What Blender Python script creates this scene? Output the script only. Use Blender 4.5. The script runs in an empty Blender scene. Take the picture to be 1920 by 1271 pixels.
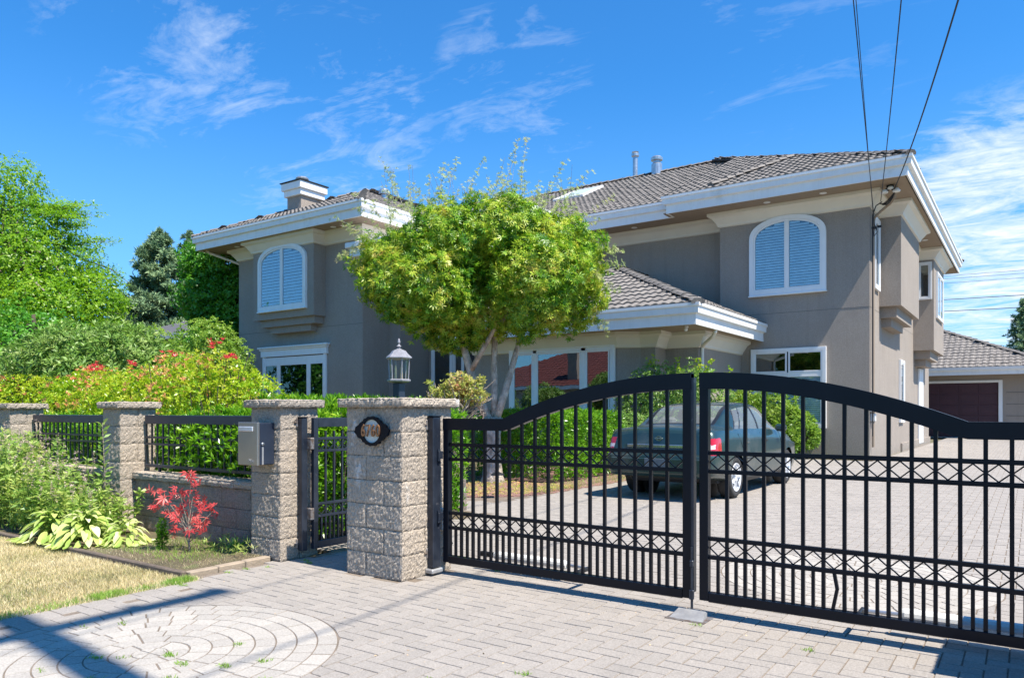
import bpy, math, random
import numpy as np
from mathutils import Vector, Matrix, noise
random.seed(7); rng = np.random.default_rng(11)
R = math.radians
scene = bpy.context.scene
COL = scene.collection

# ------------------------------------------------------------------ camera
YAW = R(34.86)
cam_d = bpy.data.cameras.new('camera'); cam = bpy.data.objects.new('camera', cam_d); COL.objects.link(cam)
cam.location = (0, 0, 1.25); cam.rotation_euler = (R(90), 0, YAW)
cam_d.sensor_width = 36; cam_d.lens = 26.25; cam_d.shift_y = 0.0711
cam_d.clip_start = 0.05; cam_d.clip_end = 3000
scene.camera = cam

# ------------------------------------------------------------------ light
SUN_EL, SUN_AZ = 60.0, -6.0          # azimuth measured from +X, slightly to the street side
sdir = Vector((math.cos(R(SUN_EL))*math.cos(R(SUN_AZ)), math.cos(R(SUN_EL))*math.sin(R(SUN_AZ)), math.sin(R(SUN_EL))))
sun_d = bpy.data.lights.new('sun', 'SUN'); sun = bpy.data.objects.new('sun', sun_d); COL.objects.link(sun)
sun_d.energy = 5.0; sun_d.angle = R(0.53); sun_d.color = (1.0, 0.93, 0.82)
sun.rotation_euler = sdir.to_track_quat('Z', 'Y').to_euler(); sun.location = (20, -10, 40)
world = bpy.data.worlds.new('World'); scene.world = world; world.use_nodes = True
scene.view_settings.view_transform = 'Standard'; scene.view_settings.look = 'None'
scene.view_settings.exposure = 0.95; scene.view_settings.gamma = 1.0
scene.view_settings.use_curve_mapping = False
SKY_STRENGTH = 0.10

def build_world():
    nt = world.node_tree; N = nt.nodes; L = nt.links; N.clear()
    out = N.new('ShaderNodeOutputWorld'); bg = N.new('ShaderNodeBackground')
    bg.inputs['Strength'].default_value = SKY_STRENGTH
    sky = N.new('ShaderNodeTexSky'); sky.sky_type = 'NISHITA'; sky.sun_disc = False
    sky.sun_elevation = R(SUN_EL); sky.sun_rotation = R(90 - SUN_AZ)
    sky.altitude = 50; sky.air_density = 1.0; sky.dust_density = 0.3; sky.ozone_density = 2.2
    hs = N.new('ShaderNodeMixRGB'); hs.blend_type = 'MULTIPLY'; hs.inputs[0].default_value = 1
    hs.inputs[2].default_value = (.25, .80, 1.24, 1)      # polarised, strongly blue sky
    L.new(sky.outputs[0], hs.inputs[1])
    tc = N.new('ShaderNodeTexCoord')
    sep = N.new('ShaderNodeSeparateXYZ'); L.new(tc.outputs['Generated'], sep.inputs[0])
    def math_(op, a, b=None, clamp=False):
        m = N.new('ShaderNodeMath'); m.operation = op; m.use_clamp = clamp
        for i, v in enumerate((a, b)):
            if v is None: continue
            if isinstance(v, (int, float)): m.inputs[i].default_value = v
            else: L.new(v, m.inputs[i])
        return m.outputs[0]
    zc = math_('MAXIMUM', sep.outputs[2], 0.03)
    zc = math_('ADD', zc, 0.10)
    cx = math_('DIVIDE', sep.outputs[0], zc); cy = math_('DIVIDE', sep.outputs[1], zc)
    cmb = N.new('ShaderNodeCombineXYZ'); L.new(cx, cmb.inputs[0]); L.new(cy, cmb.inputs[1])
    mp = N.new('ShaderNodeMapping'); L.new(cmb.outputs[0], mp.inputs[0])
    mp.inputs['Rotation'].default_value = (0, 0, R(-48)); mp.inputs['Scale'].default_value = (1.0, 1.8, 1)
    wn = N.new('ShaderNodeTexNoise'); wn.inputs['Scale'].default_value = 2.6; wn.inputs['Detail'].default_value = 9
    wn.inputs['Roughness'].default_value = 0.66; wn.inputs['Distortion'].default_value = 1.1
    L.new(mp.outputs[0], wn.inputs['Vector'])
    w2 = N.new('ShaderNodeTexNoise'); w2.inputs['Scale'].default_value = 11.0; w2.inputs['Detail'].default_value = 6
    w2.inputs['Roughness'].default_value = 0.6; w2.inputs['Distortion'].default_value = 1.4
    L.new(mp.outputs[0], w2.inputs['Vector'])
    w3 = N.new('ShaderNodeTexNoise'); w3.inputs['Scale'].default_value = 1.1; w3.inputs['Detail'].default_value = 3
    L.new(cmb.outputs[0], w3.inputs['Vector'])
    base = math_('ADD', math_('MULTIPLY', wn.outputs[0], 0.80), math_('MULTIPLY', w2.outputs[0], 0.20))
    # areas of the sky that carry cirrus: (direction, angular radius cos limit, weight)
    tot = None
    for (dx, dy, dz, c0, c1, wgt) in CLOUDS:
        v = Vector((dx, dy, dz)).normalized()
        dp = N.new('ShaderNodeVectorMath'); dp.operation = 'DOT_PRODUCT'
        nrm = N.new('ShaderNodeVectorMath'); nrm.operation = 'NORMALIZE'
        L.new(tc.outputs['Generated'], nrm.inputs[0]); L.new(nrm.outputs[0], dp.inputs[0]); dp.inputs[1].default_value = v
        mr = N.new('ShaderNodeMapRange'); mr.interpolation_type = 'SMOOTHSTEP'
        mr.inputs['From Min'].default_value = c0; mr.inputs['From Max'].default_value = c1
        mr.inputs['To Min'].default_value = 0; mr.inputs['To Max'].default_value = wgt
        L.new(dp.outputs['Value'], mr.inputs[0])
        tot = mr.outputs[0] if tot is None else math_('MAXIMUM', tot, mr.outputs[0])
    thr = math_('SUBTRACT', 0.600, math_('MULTIPLY', tot, 0.17))
    dens = math_('MULTIPLY', math_('SUBTRACT', base, thr), 3.0, True)
    dens = math_('MULTIPLY', dens, math_('ADD', math_('MULTIPLY', tot, 0.8), 0.02), True)
    # thin high haze whitening low above the horizon
    hz = N.new('ShaderNodeMapRange'); hz.interpolation_type = 'SMOOTHSTEP'
    hz.inputs['From Min'].default_value = 0.0; hz.inputs['From Max'].default_value = 0.42
    hz.inputs['To Min'].default_value = 0.5; hz.inputs['To Max'].default_value = 0.0
    L.new(sep.outputs[2], hz.inputs[0])
    m0 = N.new('ShaderNodeMixRGB'); m0.inputs[2].default_value = (2.2, 3.6, 5.4, 1)
    L.new(hz.outputs[0], m0.inputs[0]); L.new(hs.outputs[0], m0.inputs[1])
    mx = N.new('ShaderNodeMixRGB'); mx.inputs[2].default_value = (5.2, 5.7, 6.2, 1)
    L.new(dens, mx.inputs[0]); L.new(m0.outputs[0], mx.inputs[1])
    L.new(mx.outputs[0], bg.inputs['Color']); L.new(bg.outputs[0], out.inputs[0])

def cdir(px, py):     # used once to write down the compass directions of the cirrus patches
    u = (px-960)/1400; v = (772-py)/1400
    return (-.5716+.8205*u, .8205+.5716*u, v)
CLOUDS = [(*cdir(300, 110), .992, .9990, .72), (*cdir(520, 30), .990, .9985, .50), (*cdir(640, 220), .988, .998, .72),
          (*cdir(960, 180), .990, .998, .6), (*cdir(1890, 440), .984, .997, 1.5), (*cdir(1910, 570), .984, .997, 1.3), (*cdir(420, 130), .995, .9993, .8), (*cdir(220, 40), .995, .9993, .7), (*cdir(1480, 40), .985, .998, .35),
          (*cdir(560, 310), .994, .999, .6), (*cdir(470, 150), .992, .999, .5)]
build_world()

# ------------------------------------------------------------------ materials
def mat(name, col, rough=0.8, col2=None, nscale=6.0, vary=0.0, bump=0.0, bscale=60.0, metal=0.0, spec=0.5, bdist=0.01,
        tint=False, coat=0.0, trans=0.0, dirt=None, dscale=1.5, emis=None, detail=4, bump2=0.0, b2scale=8.0, stretch=None, streak=None):
    """procedural material: base colour mixed by noise, optional per-face/per-object tint, bump."""
    m = bpy.data.materials.new(name); m.use_nodes = True
    nt = m.node_tree; N = nt.nodes; L = nt.links
    bs = N['Principled BSDF']; out = N['Material Output']
    bs.inputs['Roughness'].default_value = rough; bs.inputs['Metallic'].default_value = metal
    bs.inputs['Specular IOR Level'].default_value = spec
    if coat: bs.inputs['Coat Weight'].default_value = coat; bs.inputs['Coat Roughness'].default_value = 0.03
    tc = N.new('ShaderNodeTexCoord')
    gp = N.new('ShaderNodeNewGeometry')
    vec = gp.outputs['Position']
    if stretch:
        mp = N.new('ShaderNodeMapping'); mp.inputs['Scale'].default_value = stretch; L.new(vec, mp.inputs[0]); vec = mp.outputs[0]
    def noise_(s, d=detail, r=0.6):
        n = N.new('ShaderNodeTexNoise'); n.inputs['Scale'].default_value = s; n.inputs['Detail'].default_value = d
        n.inputs['Roughness'].default_value = r; L.new(vec, n.inputs['Vector']); return n.outputs[0]
    c = None
    c2 = col2 or tuple(x*0.8 for x in col)
    rmp = N.new('ShaderNodeValToRGB'); rmp.color_ramp.elements[0].color = (*col, 1); rmp.color_ramp.elements[1].color = (*c2, 1)
    rmp.color_ramp.elements[0].position = .35; rmp.color_ramp.elements[1].position = .65
    if tint:
        at = N.new('ShaderNodeAttribute'); at.attribute_name = 'tint'
        oi = N.new('ShaderNodeObjectInfo')
        ad = N.new('ShaderNodeMath'); ad.operation = 'ADD'; L.new(at.outputs['Fac'], ad.inputs[0]); L.new(oi.outputs['Random'], ad.inputs[1])
        fr = N.new('ShaderNodeMath'); fr.operation = 'FRACT'; L.new(ad.outputs[0], fr.inputs[0])
        mxn = N.new('ShaderNodeMath'); mxn.operation = 'MULTIPLY_ADD'; L.new(fr.outputs[0], mxn.inputs[0]); mxn.inputs[1].default_value = .62
        n0 = noise_(nscale); s2 = N.new('ShaderNodeMath'); s2.operation = 'MULTIPLY'; L.new(n0, s2.inputs[0]); s2.inputs[1].default_value = .4
        L.new(s2.outputs[0], mxn.inputs[2]); L.new(mxn.outputs[0], rmp.inputs[0])
        rmp.color_ramp.elements[0].position = .1; rmp.color_ramp.elements[1].position = .9
    else:
        L.new(noise_(nscale), rmp.inputs[0])
    c = rmp.outputs[0]
    if vary:
        nn = noise_(bscale*.7, 3); mr = N.new('ShaderNodeMapRange'); L.new(nn, mr.inputs[0])
        mr.inputs['From Min'].default_value = .3; mr.inputs['From Max'].default_value = .7
        mr.inputs['To Min'].default_value = 1-vary; mr.inputs['To Max'].default_value = 1+vary
        vm = N.new('ShaderNodeVectorMath'); vm.operation = 'SCALE'; L.new(c, vm.inputs[0]); L.new(mr.outputs[0], vm.inputs['Scale']); c = vm.outputs[0]
    if dirt:
        nn = noise_(dscale, 6, .7); mr = N.new('ShaderNodeMapRange'); L.new(nn, mr.inputs[0]); mr.interpolation_type = 'SMOOTHSTEP'
        mr.inputs['From Min'].default_value = dirt[3]; mr.inputs['From Max'].default_value = dirt[3]+.16
        mr.inputs['To Max'].default_value = dirt[4]
        mx = N.new('ShaderNodeMixRGB'); L.new(mr.outputs[0], mx.inputs[0]); L.new(c, mx.inputs[1]); mx.inputs[2].default_value = (*dirt[:3], 1); c = mx.outputs[0]
    if streak:      # vertical rain streaks
        mp2 = N.new('ShaderNodeMapping'); mp2.inputs['Scale'].default_value = (5, 5, .28); L.new(gp.outputs['Position'], mp2.inputs[0])
        n2 = N.new('ShaderNodeTexNoise'); n2.inputs['Scale'].default_value = 1.0; n2.inputs['Detail'].default_value = 7; n2.inputs['Roughness'].default_value = .75; L.new(mp2.outputs[0], n2.inputs['Vector'])
        mr = N.new('ShaderNodeMapRange'); L.new(n2.outputs[0], mr.inputs[0]); mr.inputs['From Min'].default_value = .50; mr.inputs['From Max'].default_value = .74; mr.inputs['To Max'].default_value = streak[3]
        mx = N.new('ShaderNodeMixRGB'); L.new(mr.outputs[0], mx.inputs[0]); L.new(c, mx.inputs[1]); mx.inputs[2].default_value = (*streak[:3], 1); c = mx.outputs[0]
    L.new(c, bs.inputs['Base Color'])
    if bump or bump2:
        b = N.new('ShaderNodeBump'); b.inputs['Strength'].default_value = bump or bump2; b.inputs['Distance'].default_value = bdist
        L.new(noise_(bscale, 3, .65), b.inputs['Height'])
        if bump2:
            b2 = N.new('ShaderNodeBump'); b2.inputs['Strength'].default_value = bump2; b2.inputs['Distance'].default_value = bdist*3
            L.new(noise_(b2scale, 3), b2.inputs['Height']); L.new(b.outputs[0], b2.inputs['Normal']); b = b2
        L.new(b.outputs[0], bs.inputs['Normal'])
    if emis: bs.inputs['Emission Color'].default_value = (*emis[:3], 1); bs.inputs['Emission Strength'].default_value = emis[3]
    if trans:
        tr = N.new('ShaderNodeBsdfTranslucent'); hs = N.new('ShaderNodeHueSaturation'); hs.inputs['Value'].default_value = 1.5
        hs.inputs['Saturation'].default_value = 1.08
        L.new(c, hs.inputs['Color']); L.new(hs.outputs[0], tr.inputs['Color'])
        mix = N.new('ShaderNodeMixShader'); mix.inputs[0].default_value = trans
        L.new(bs.outputs[0], mix.inputs[1]); L.new(tr.outputs[0], mix.inputs[2]); L.new(mix.outputs[0], out.inputs[0])
    return m

def leafmat(name, stops, trans=.34, rough=.42, clump=1.6):
    """leaf colours picked per leaf (tint attribute) and per clump (noise in space)."""
    m = bpy.data.materials.new(name); m.use_nodes = True
    nt = m.node_tree; N = nt.nodes; L = nt.links; bs = N['Principled BSDF']; out = N['Material Output']
    bs.inputs['Roughness'].default_value = rough; bs.inputs['Specular IOR Level'].default_value = .45
    at = N.new('ShaderNodeAttribute'); at.attribute_name = 'tint'
    gp = N.new('ShaderNodeNewGeometry'); n = N.new('ShaderNodeTexNoise'); n.inputs['Scale'].default_value = clump; n.inputs['Detail'].default_value = 2
    L.new(gp.outputs['Position'], n.inputs['Vector'])
    a = N.new('ShaderNodeMath'); a.operation = 'MULTIPLY_ADD'; L.new(at.outputs['Fac'], a.inputs[0]); a.inputs[1].default_value = .62
    b = N.new('ShaderNodeMath'); b.operation = 'MULTIPLY_ADD'; L.new(n.outputs[0], b.inputs[0]); b.inputs[1].default_value = 1.0; b.inputs[2].default_value = -.30
    L.new(b.outputs[0], a.inputs[2])
    r = N.new('ShaderNodeValToRGB'); L.new(a.outputs[0], r.inputs[0]); e = r.color_ramp.elements
    for i, (p, c) in enumerate(stops):
        if i < 2: e[i].position = p; e[i].color = (*c, 1)
        else: q = e.new(p); q.color = (*c, 1)
    L.new(r.outputs[0], bs.inputs['Base Color'])
    tr = N.new('ShaderNodeBsdfTranslucent'); hs = N.new('ShaderNodeHueSaturation'); hs.inputs['Value'].default_value = 1.7
    L.new(r.outputs[0], hs.inputs['Color']); L.new(hs.outputs[0], tr.inputs['Color'])
    mix = N.new('ShaderNodeMixShader'); mix.inputs[0].default_value = trans
    L.new(bs.outputs[0], mix.inputs[1]); L.new(tr.outputs[0], mix.inputs[2]); L.new(mix.outputs[0], out.inputs[0])
    return m

def glassmat(name, tint=(.75, .85, .9), base=.06, gain=1.0):
    m = bpy.data.materials.new(name); m.use_nodes = True
    nt = m.node_tree; N = nt.nodes; L = nt.links; N.remove(N['Principled BSDF']); out = N['Material Output']
    t = N.new('ShaderNodeBsdfTransparent'); t.inputs[0].default_value = (*tint, 1)
    g = N.new('ShaderNodeBsdfGlossy'); g.inputs['Roughness'].default_value = 0.004; g.inputs['Color'].default_value = (.96, .98, 1, 1)
    lw = N.new('ShaderNodeLayerWeight'); lw.inputs['Blend'].default_value = .5
    f = N.new('ShaderNodeMath'); f.operation = 'POWER'; L.new(lw.outputs['Facing'], f.inputs[0]); f.inputs[1].default_value = 4.0
    a = N.new('ShaderNodeMath'); a.operation = 'MULTIPLY_ADD'; a.use_clamp = True
    L.new(f.outputs[0], a.inputs[0]); a.inputs[1].default_value = gain; a.inputs[2].default_value = base
    nz = N.new('ShaderNodeTexNoise'); nz.inputs['Scale'].default_value = 1.4; nz.inputs['Detail'].default_value = 1
    gp = N.new('ShaderNodeNewGeometry'); L.new(gp.outputs['Position'], nz.inputs['Vector'])
    bp = N.new('ShaderNodeBump'); bp.inputs['Strength'].default_value = .06; bp.inputs['Distance'].default_value = .02
    L.new(nz.outputs[0], bp.inputs['Height']); L.new(bp.outputs[0], g.inputs['Normal'])
    mix = N.new('ShaderNodeMixShader'); L.new(a.outputs[0], mix.inputs[0]); L.new(t.outputs[0], mix.inputs[1]); L.new(g.outputs[0], mix.inputs[2])
    L.new(mix.outputs[0], out.inputs[0]); return m

M = {}
M['stucco'] = mat('stucco', (.345, .295, .25), .92, (.318, .272, .232), nscale=.9, vary=.20, bump=.8, bscale=70, bdist=.025, dirt=(.28, .235, .20, .56, .4), dscale=.8, streak=(.25, .21, .18, .45))
M['soffit'] = mat('soffit_paint', (.30, .235, .175), .85, (.28, .22, .165), nscale=2, bump=.1)
M['trim'] = mat('white_trim', (.80, .80, .79), .45, (.76, .76, .76), nscale=2, dirt=(.62, .61, .58, .56, .6), dscale=1.2, streak=(.55, .53, .49, .35))
M['cream'] = mat('cream_trim', (.72, .68, .60), .6, (.68, .64, .57), nscale=2, dirt=(.5, .47, .42, .6, .5), dscale=1.6)
M['tile'] = mat('roof_tile', (.225, .203, .185), .88, (.13, .118, .108), nscale=1.2, tint=True, vary=.18, bump=.3, bscale=40, dirt=(.27, .25, .21, .58, .45), dscale=2.2)
M['roofbase'] = mat('roof_underlay', (.08, .07, .065), .9)
M['redtile'] = mat('red_roof_tile', (.14, .030, .024), .8, (.09, .022, .018), nscale=1.2, tint=True, vary=.15)
M['blindm'] = mat('blind_slat', (.72, .74, .74), .55)
M['dark_in'] = mat('room_dark', (.018, .02, .022), .9)  # near-black colour standing in for the shade of rooms behind windows
M['curtain'] = mat('curtain_cloth', (.35, .36, .34), .9)
M['glass'] = glassmat('window_glass', (.82, .91, .95), .10, .8)
M['glassdark'] = glassmat('large_window_glass', (.5, .6, .62), .22, .8)
M['glassmid'] = glassmat('garden_window_glass', (.5, .6, .62), .08, .8)
M['carglass'] = glassmat('car_glass', (.80, .86, .83), .05, .7)
def pale_reflect(m, f):  # even pale diffuse mixed in, stands for a pale reflection on the panes
    nt = m.node_tree; N = nt.nodes; L = nt.links; o = N['Material Output']; src = o.inputs[0].links[0].from_socket
    d = N.new('ShaderNodeBsdfDiffuse'); d.inputs[0].default_value = (.55, .56, .50, 1); x = N.new('ShaderNodeMixShader'); x.inputs[0].default_value = f
    L.new(src, x.inputs[1]); L.new(d.outputs[0], x.inputs[2]); L.new(x.outputs[0], o.inputs[0])
pale_reflect(M['carglass'], .16)
M['lampglass'] = glassmat('lantern_glass', (.93, .95, .95), .02, .4)
M['stone'] = mat('split_face_block', (.49, .41, .325), .95, (.40, .34, .275), nscale=3, tint=True, vary=.30, bump=1.0, bscale=120, bdist=.016, bump2=.35, b2scale=45, dirt=(.34, .29, .25, .57, .5), dscale=3)
M['stonewhite'] = mat('lime_stained_block', (.49, .41, .325), .95, (.40, .34, .275), nscale=3, tint=True, vary=.30, bump=1.0, bscale=120, bdist=.016, bump2=.35, b2scale=45, dirt=(.85, .83, .80, .565, .8), dscale=6, stretch=(1, 1, .45))
M['wallstone'] = mat('wall_block', (.32, .265, .215), .95, (.26, .215, .175), nscale=3, tint=True, vary=.25, bump=1.0, bscale=80, bdist=.015, dirt=(.13, .12, .10, .52, .6), dscale=2.5)
M['mortar'] = mat('mortar', (.20, .18, .16), .95, bump=.5, bscale=120)
M['paver'] = mat('paver', (.30, .27, .24), .88, (.26, .235, .21), nscale=2.2, tint=True, vary=.22, bump=.5, bscale=160, bdist=.004, dirt=(.17, .155, .14, .56, .5), dscale=.8)
M['paverlight'] = mat('light_paver', (.385, .355, .315), .88, (.31, .285, .255), nscale=2.2, tint=True, vary=.22, bump=.5, bscale=160, bdist=.004, dirt=(.25, .23, .20, .58, .5), dscale=1.5)
M['sand'] = mat('joint_sand', (.23, .185, .145), .95, (.15, .12, .092), nscale=5, vary=.4, bump=.6, bscale=200, dirt=(.09, .11, .04, .62, .8), dscale=3)
M['black'] = mat('black_iron', (.002, .004, .009), .30, (.003, .005, .011), nscale=8, bump=.12, bscale=300, bdist=.002, spec=.22, dirt=(.11, .11, .12, .70, .5), dscale=26)
M['blackworn'] = mat('worn_black_iron', (.008, .012, .022), .35, (.022, .028, .042), nscale=7, bump=.1, bscale=200, bdist=.002, dirt=(.2, .2, .22, .60, .6), dscale=18)
M['hinge'] = mat('weathered_hinge', (.30, .29, .29), .5, (.16, .11, .08), nscale=30, metal=.6)
M['steel'] = mat('brushed_steel', (.40, .385, .35), .35, (.34, .33, .31), nscale=3, metal=.75, bump=.1, bscale=120, stretch=(1, 1, .05))
M['steelslot'] = mat('slot_steel', (.72, .75, .8), .25, metal=.5)
M['navy'] = mat('navy_paint', (.018, .026, .045), .35, (.025, .034, .055), nscale=5, dirt=(.09, .09, .1, .66, .5), dscale=12)
M['bronze'] = mat('bronze', (.42, .22, .11), .4, (.22, .12, .07), nscale=60, metal=.6)
M['plaquewhite'] = mat('plaque_face', (.62, .66, .62), .5, (.50, .55, .53), nscale=40)
M['pewter'] = mat('pewter_paint', (.34, .33, .35), .45, (.24, .235, .25), nscale=30, metal=.3)
M['candle'] = mat('candle_tube', (.75, .60, .32), .5)
M['whiteplastic'] = mat('white_plastic', (.72, .72, .70), .5, (.6, .6, .58), nscale=9)
M['metalgrey'] = mat('grey_metal', (.42, .42, .42), .45, (.30, .30, .31), nscale=14, metal=.4)
M['galv'] = mat('galvanised', (.55, .56, .58), .35, (.42, .43, .45), nscale=9, metal=.8)
M['garagedoor'] = mat('maroon_door_paint', (.06, .018, .028), .55, (.05, .015, .024), nscale=2)
M['entrydoor'] = mat('dark_wood_door', (.020, .008, .014), .5, (.03, .012, .016), nscale=9, stretch=(6, 6, 1))
M['timber'] = mat('edging_timber', (.17, .13, .10), .9, (.10, .078, .06), nscale=8, bump=.6, bscale=60, stretch=(1, 6, 6))
M['timberlight'] = mat('edging_kerb_stone', (.34, .27, .20), .9, (.26, .21, .155), nscale=8, bump=.6, bscale=60)
M['soil'] = mat('bed_soil', (.16, .12, .07), .98, (.10, .085, .045), nscale=5, vary=.35, bump=.9, bscale=60, bdist=.03, dirt=(.13, .15, .05, .52, .8), dscale=4)
M['gravel'] = mat('pink_bark_mulch', (.34, .18, .16), .95, (.20, .12, .09), nscale=40, vary=.4, bump=1, bscale=70, bdist=.02, dirt=(.17, .16, .07, .6, .8), dscale=2)
M['lawnbase'] = mat('lawn_soil', (.36, .27, .12), .98, (.22, .17, .07), nscale=2.2, vary=.3, bump=.8, bscale=90, bdist=.02, dirt=(.12, .15, .03, .56, .8), dscale=1.3)
M['groundfar'] = mat('far_ground', (.10, .11, .05), .98, (.14, .12, .07), nscale=.6, vary=.2, bump=.4, bscale=5)
M['asphalt'] = mat('asphalt', (.055, .053, .05), .92, (.045, .044, .043), nscale=3, vary=.2, bump=.5, bscale=180, bdist=.005)
M['bark'] = mat('pale_bark', (.58, .51, .43), .9, (.30, .25, .21), nscale=9, vary=.3, bump=.9, bscale=28, bdist=.03, stretch=(1, 1, .6), dirt=(.36, .34, .29, .55, .7), dscale=14)
M['barkdark'] = mat('dark_bark', (.09, .07, .05), .95, (.055, .045, .035), nscale=9, bump=.8, bscale=25, bdist=.03)
M['barkgrey'] = mat('gnarled_bark', (.34, .28, .22), .95, (.16, .13, .11), nscale=16, bump=1, bscale=40, bdist=.02)
M['pole'] = mat('pole_wood', (.14, .10, .07), .9, (.09, .065, .05), nscale=12, stretch=(4, 4, .4))
M['cable'] = mat('cable_black', (.012, .012, .016), .6)
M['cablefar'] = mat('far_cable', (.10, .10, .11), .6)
M['carpaint'] = mat('dark_green_car_paint', (.018, .046, .047), .32, (.022, .05, .05), nscale=2, metal=.35, spec=.5, coat=.6, dirt=(.20, .20, .18, .48, .30), dscale=1.1)
M['cardust'] = mat('lower_bumper_paint', (.07, .10, .10), .5, (.10, .12, .11), nscale=3, metal=.2)
M['carblack'] = mat('car_black_trim', (.012, .012, .013), .5)
M['tyre'] = mat('tyre_rubber', (.022, .021, .02), .85, (.035, .032, .03), nscale=12)
M['rim'] = mat('wheel_cover', (.62, .63, .65), .4, (.55, .56, .58), nscale=10, metal=.15)
M['chrome'] = mat('chrome_strip', (.62, .64, .66), .18, (.55, .57, .6), metal=.9)
M['redlens'] = mat('red_lens', (.50, .006, .012), .12, (.42, .004, .008), nscale=20, coat=.8, spec=.6)
M['clearlens'] = mat('clear_lens', (.75, .62, .62), .12, coat=.8)
M['seat'] = mat('seat_cloth', (.16, .15, .13), .9, (.13, .12, .11))
M['plate'] = mat('number_plate', (.05, .08, .10), .7, (.09, .12, .15), nscale=60)
M['skyglass'] = glassmat('skylight_glass', (.3, .4, .45), .55, 1.0)
M['dome'] = mat('skylight_dome', (.50, .58, .58), .3, (.44, .52, .52))
M['petal'] = mat('dry_leaf', (.42, .28, .15), .8, (.55, .42, .28), nscale=30)
M['greyroof'] = mat('grey_shingle', (.10, .10, .115), .9, (.075, .075, .085), nscale=6, vary=.2, stretch=(1, 1, 8))
M['farwall'] = mat('far_wall', (.42, .40, .37), .9)
M['yellow'] = mat('yellow_plastic', (.75, .45, .02), .4)
M['winddark'] = mat('dark_glass_far', (.03, .04, .05), .15)

LF = {}
LF['maple'] = leafmat('maple_leaf', [(.0, (.012, .085, .005)), (.34, (.07, .22, .010)), (.52, (.26, .42, .02)), (.74, (.52, .56, .07)), (1.0, (.50, .26, .08))], .24)
LF['maplepale'] = leafmat('maple_shoot_leaf', [(.0, (.26, .36, .10)), (.6, (.42, .48, .20)), (1, (.40, .32, .18))], .4)
LF['birch'] = leafmat('light_tree_leaf', [(.0, (.05, .16, .008)), (.4, (.14, .30, .012)), (.75, (.26, .42, .02)), (1, (.36, .46, .03))], .45, clump=.9)
LF['dark'] = leafmat('deep_green_leaf', [(.0, (.02, .10, .006)), (.5, (.07, .25, .014)), (1, (.18, .38, .03))], .3, clump=.8)
LF['laurel'] = leafmat('laurel_leaf', [(.0, (.02, .10, .004)), (.4, (.09, .25, .008)), (.75, (.20, .40, .018)), (1, (.36, .48, .04))], .34, .28, 2.2)
LF['pieris'] = leafmat('pieris_leaf', [(.0, (.05, .19, .006)), (.36, (.20, .37, .010)), (.62, (.40, .49, .02)), (.85, (.52, .52, .07)), (1, (.54, .40, .13))], .32, .35, 2.0)
LF['coral'] = leafmat('coral_leaf', [(.0, (.58, .13, .06)), (.5, (.66, .32, .14)), (1, (.62, .46, .16))], .32, .35, 2.0)
LF['scarlet'] = leafmat('scarlet_leaf', [(.0, (.50, .02, .03)), (.6, (.62, .05, .07)), (1, (.60, .12, .10))], .32, .35)
LF['rhodo'] = leafmat('rhododendron_leaf', [(.0, (.045, .13, .018)), (.45, (.15, .28, .04)), (.8, (.30, .40, .12)), (1, (.46, .38, .16))], .22, .5, 1.8)
LF['mound'] = leafmat('pale_shrub_leaf', [(.0, (.06, .16, .012)), (.5, (.17, .30, .03)), (1, (.34, .42, .07))], .34, clump=1.5)
LF['conifer'] = leafmat('conifer_needle', [(.0, (.07, .14, .08)), (.5, (.18, .29, .14)), (1, (.36, .46, .22))], .12, .6, .8)
LF['box'] = leafmat('box_leaf', [(.0, (.05, .14, .02)), (.5, (.16, .30, .05)), (1, (.38, .44, .14))], .28, clump=3)
LF['hedge'] = leafmat('hedge_leaf', [(.0, (.02, .10, .004)), (.4, (.09, .25, .010)), (.8, (.22, .42, .02)), (1, (.34, .47, .05))], .36, .3, 2.5)
LF['weed'] = leafmat('weed_leaf', [(.0, (.08, .20, .03)), (.4, (.24, .38, .07)), (.75, (.44, .50, .14)), (1, (.56, .48, .26))], .36, clump=3)
LF['hosta'] = leafmat('hosta_leaf', [(.0, (.20, .36, .05)), (.4, (.48, .56, .16)), (.8, (.74, .74, .42)), (1, (.82, .80, .58))], .3, .4, 3)
LF['redmaple'] = leafmat('red_maple_leaf', [(.0, (.42, .03, .04)), (.5, (.60, .08, .08)), (1, (.66, .22, .18))], .4, .4, 6)
LF['straw'] = leafmat('straw', [(.0, (.17, .26, .05)), (.36, (.42, .38, .18)), (.7, (.62, .53, .32)), (1, (.76, .69, .48))], .3, .7, 1.3)
LF['tuft'] = leafmat('grass_tuft', [(.0, (.12, .28, .02)), (1, (.32, .44, .08))], .35, .5, 3)
LF['flower'] = leafmat('seed_head', [(.0, (.35, .28, .20)), (1, (.62, .50, .44))], .3, .8, 3)
LF['gnarl'] = leafmat('mottled_leaf', [(.0, (.16, .24, .03)), (.45, (.36, .38, .08)), (.65, (.50, .40, .16)), (.85, (.56, .24, .14)), (1, (.42, .16, .10))], .35, .5, 4)

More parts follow.
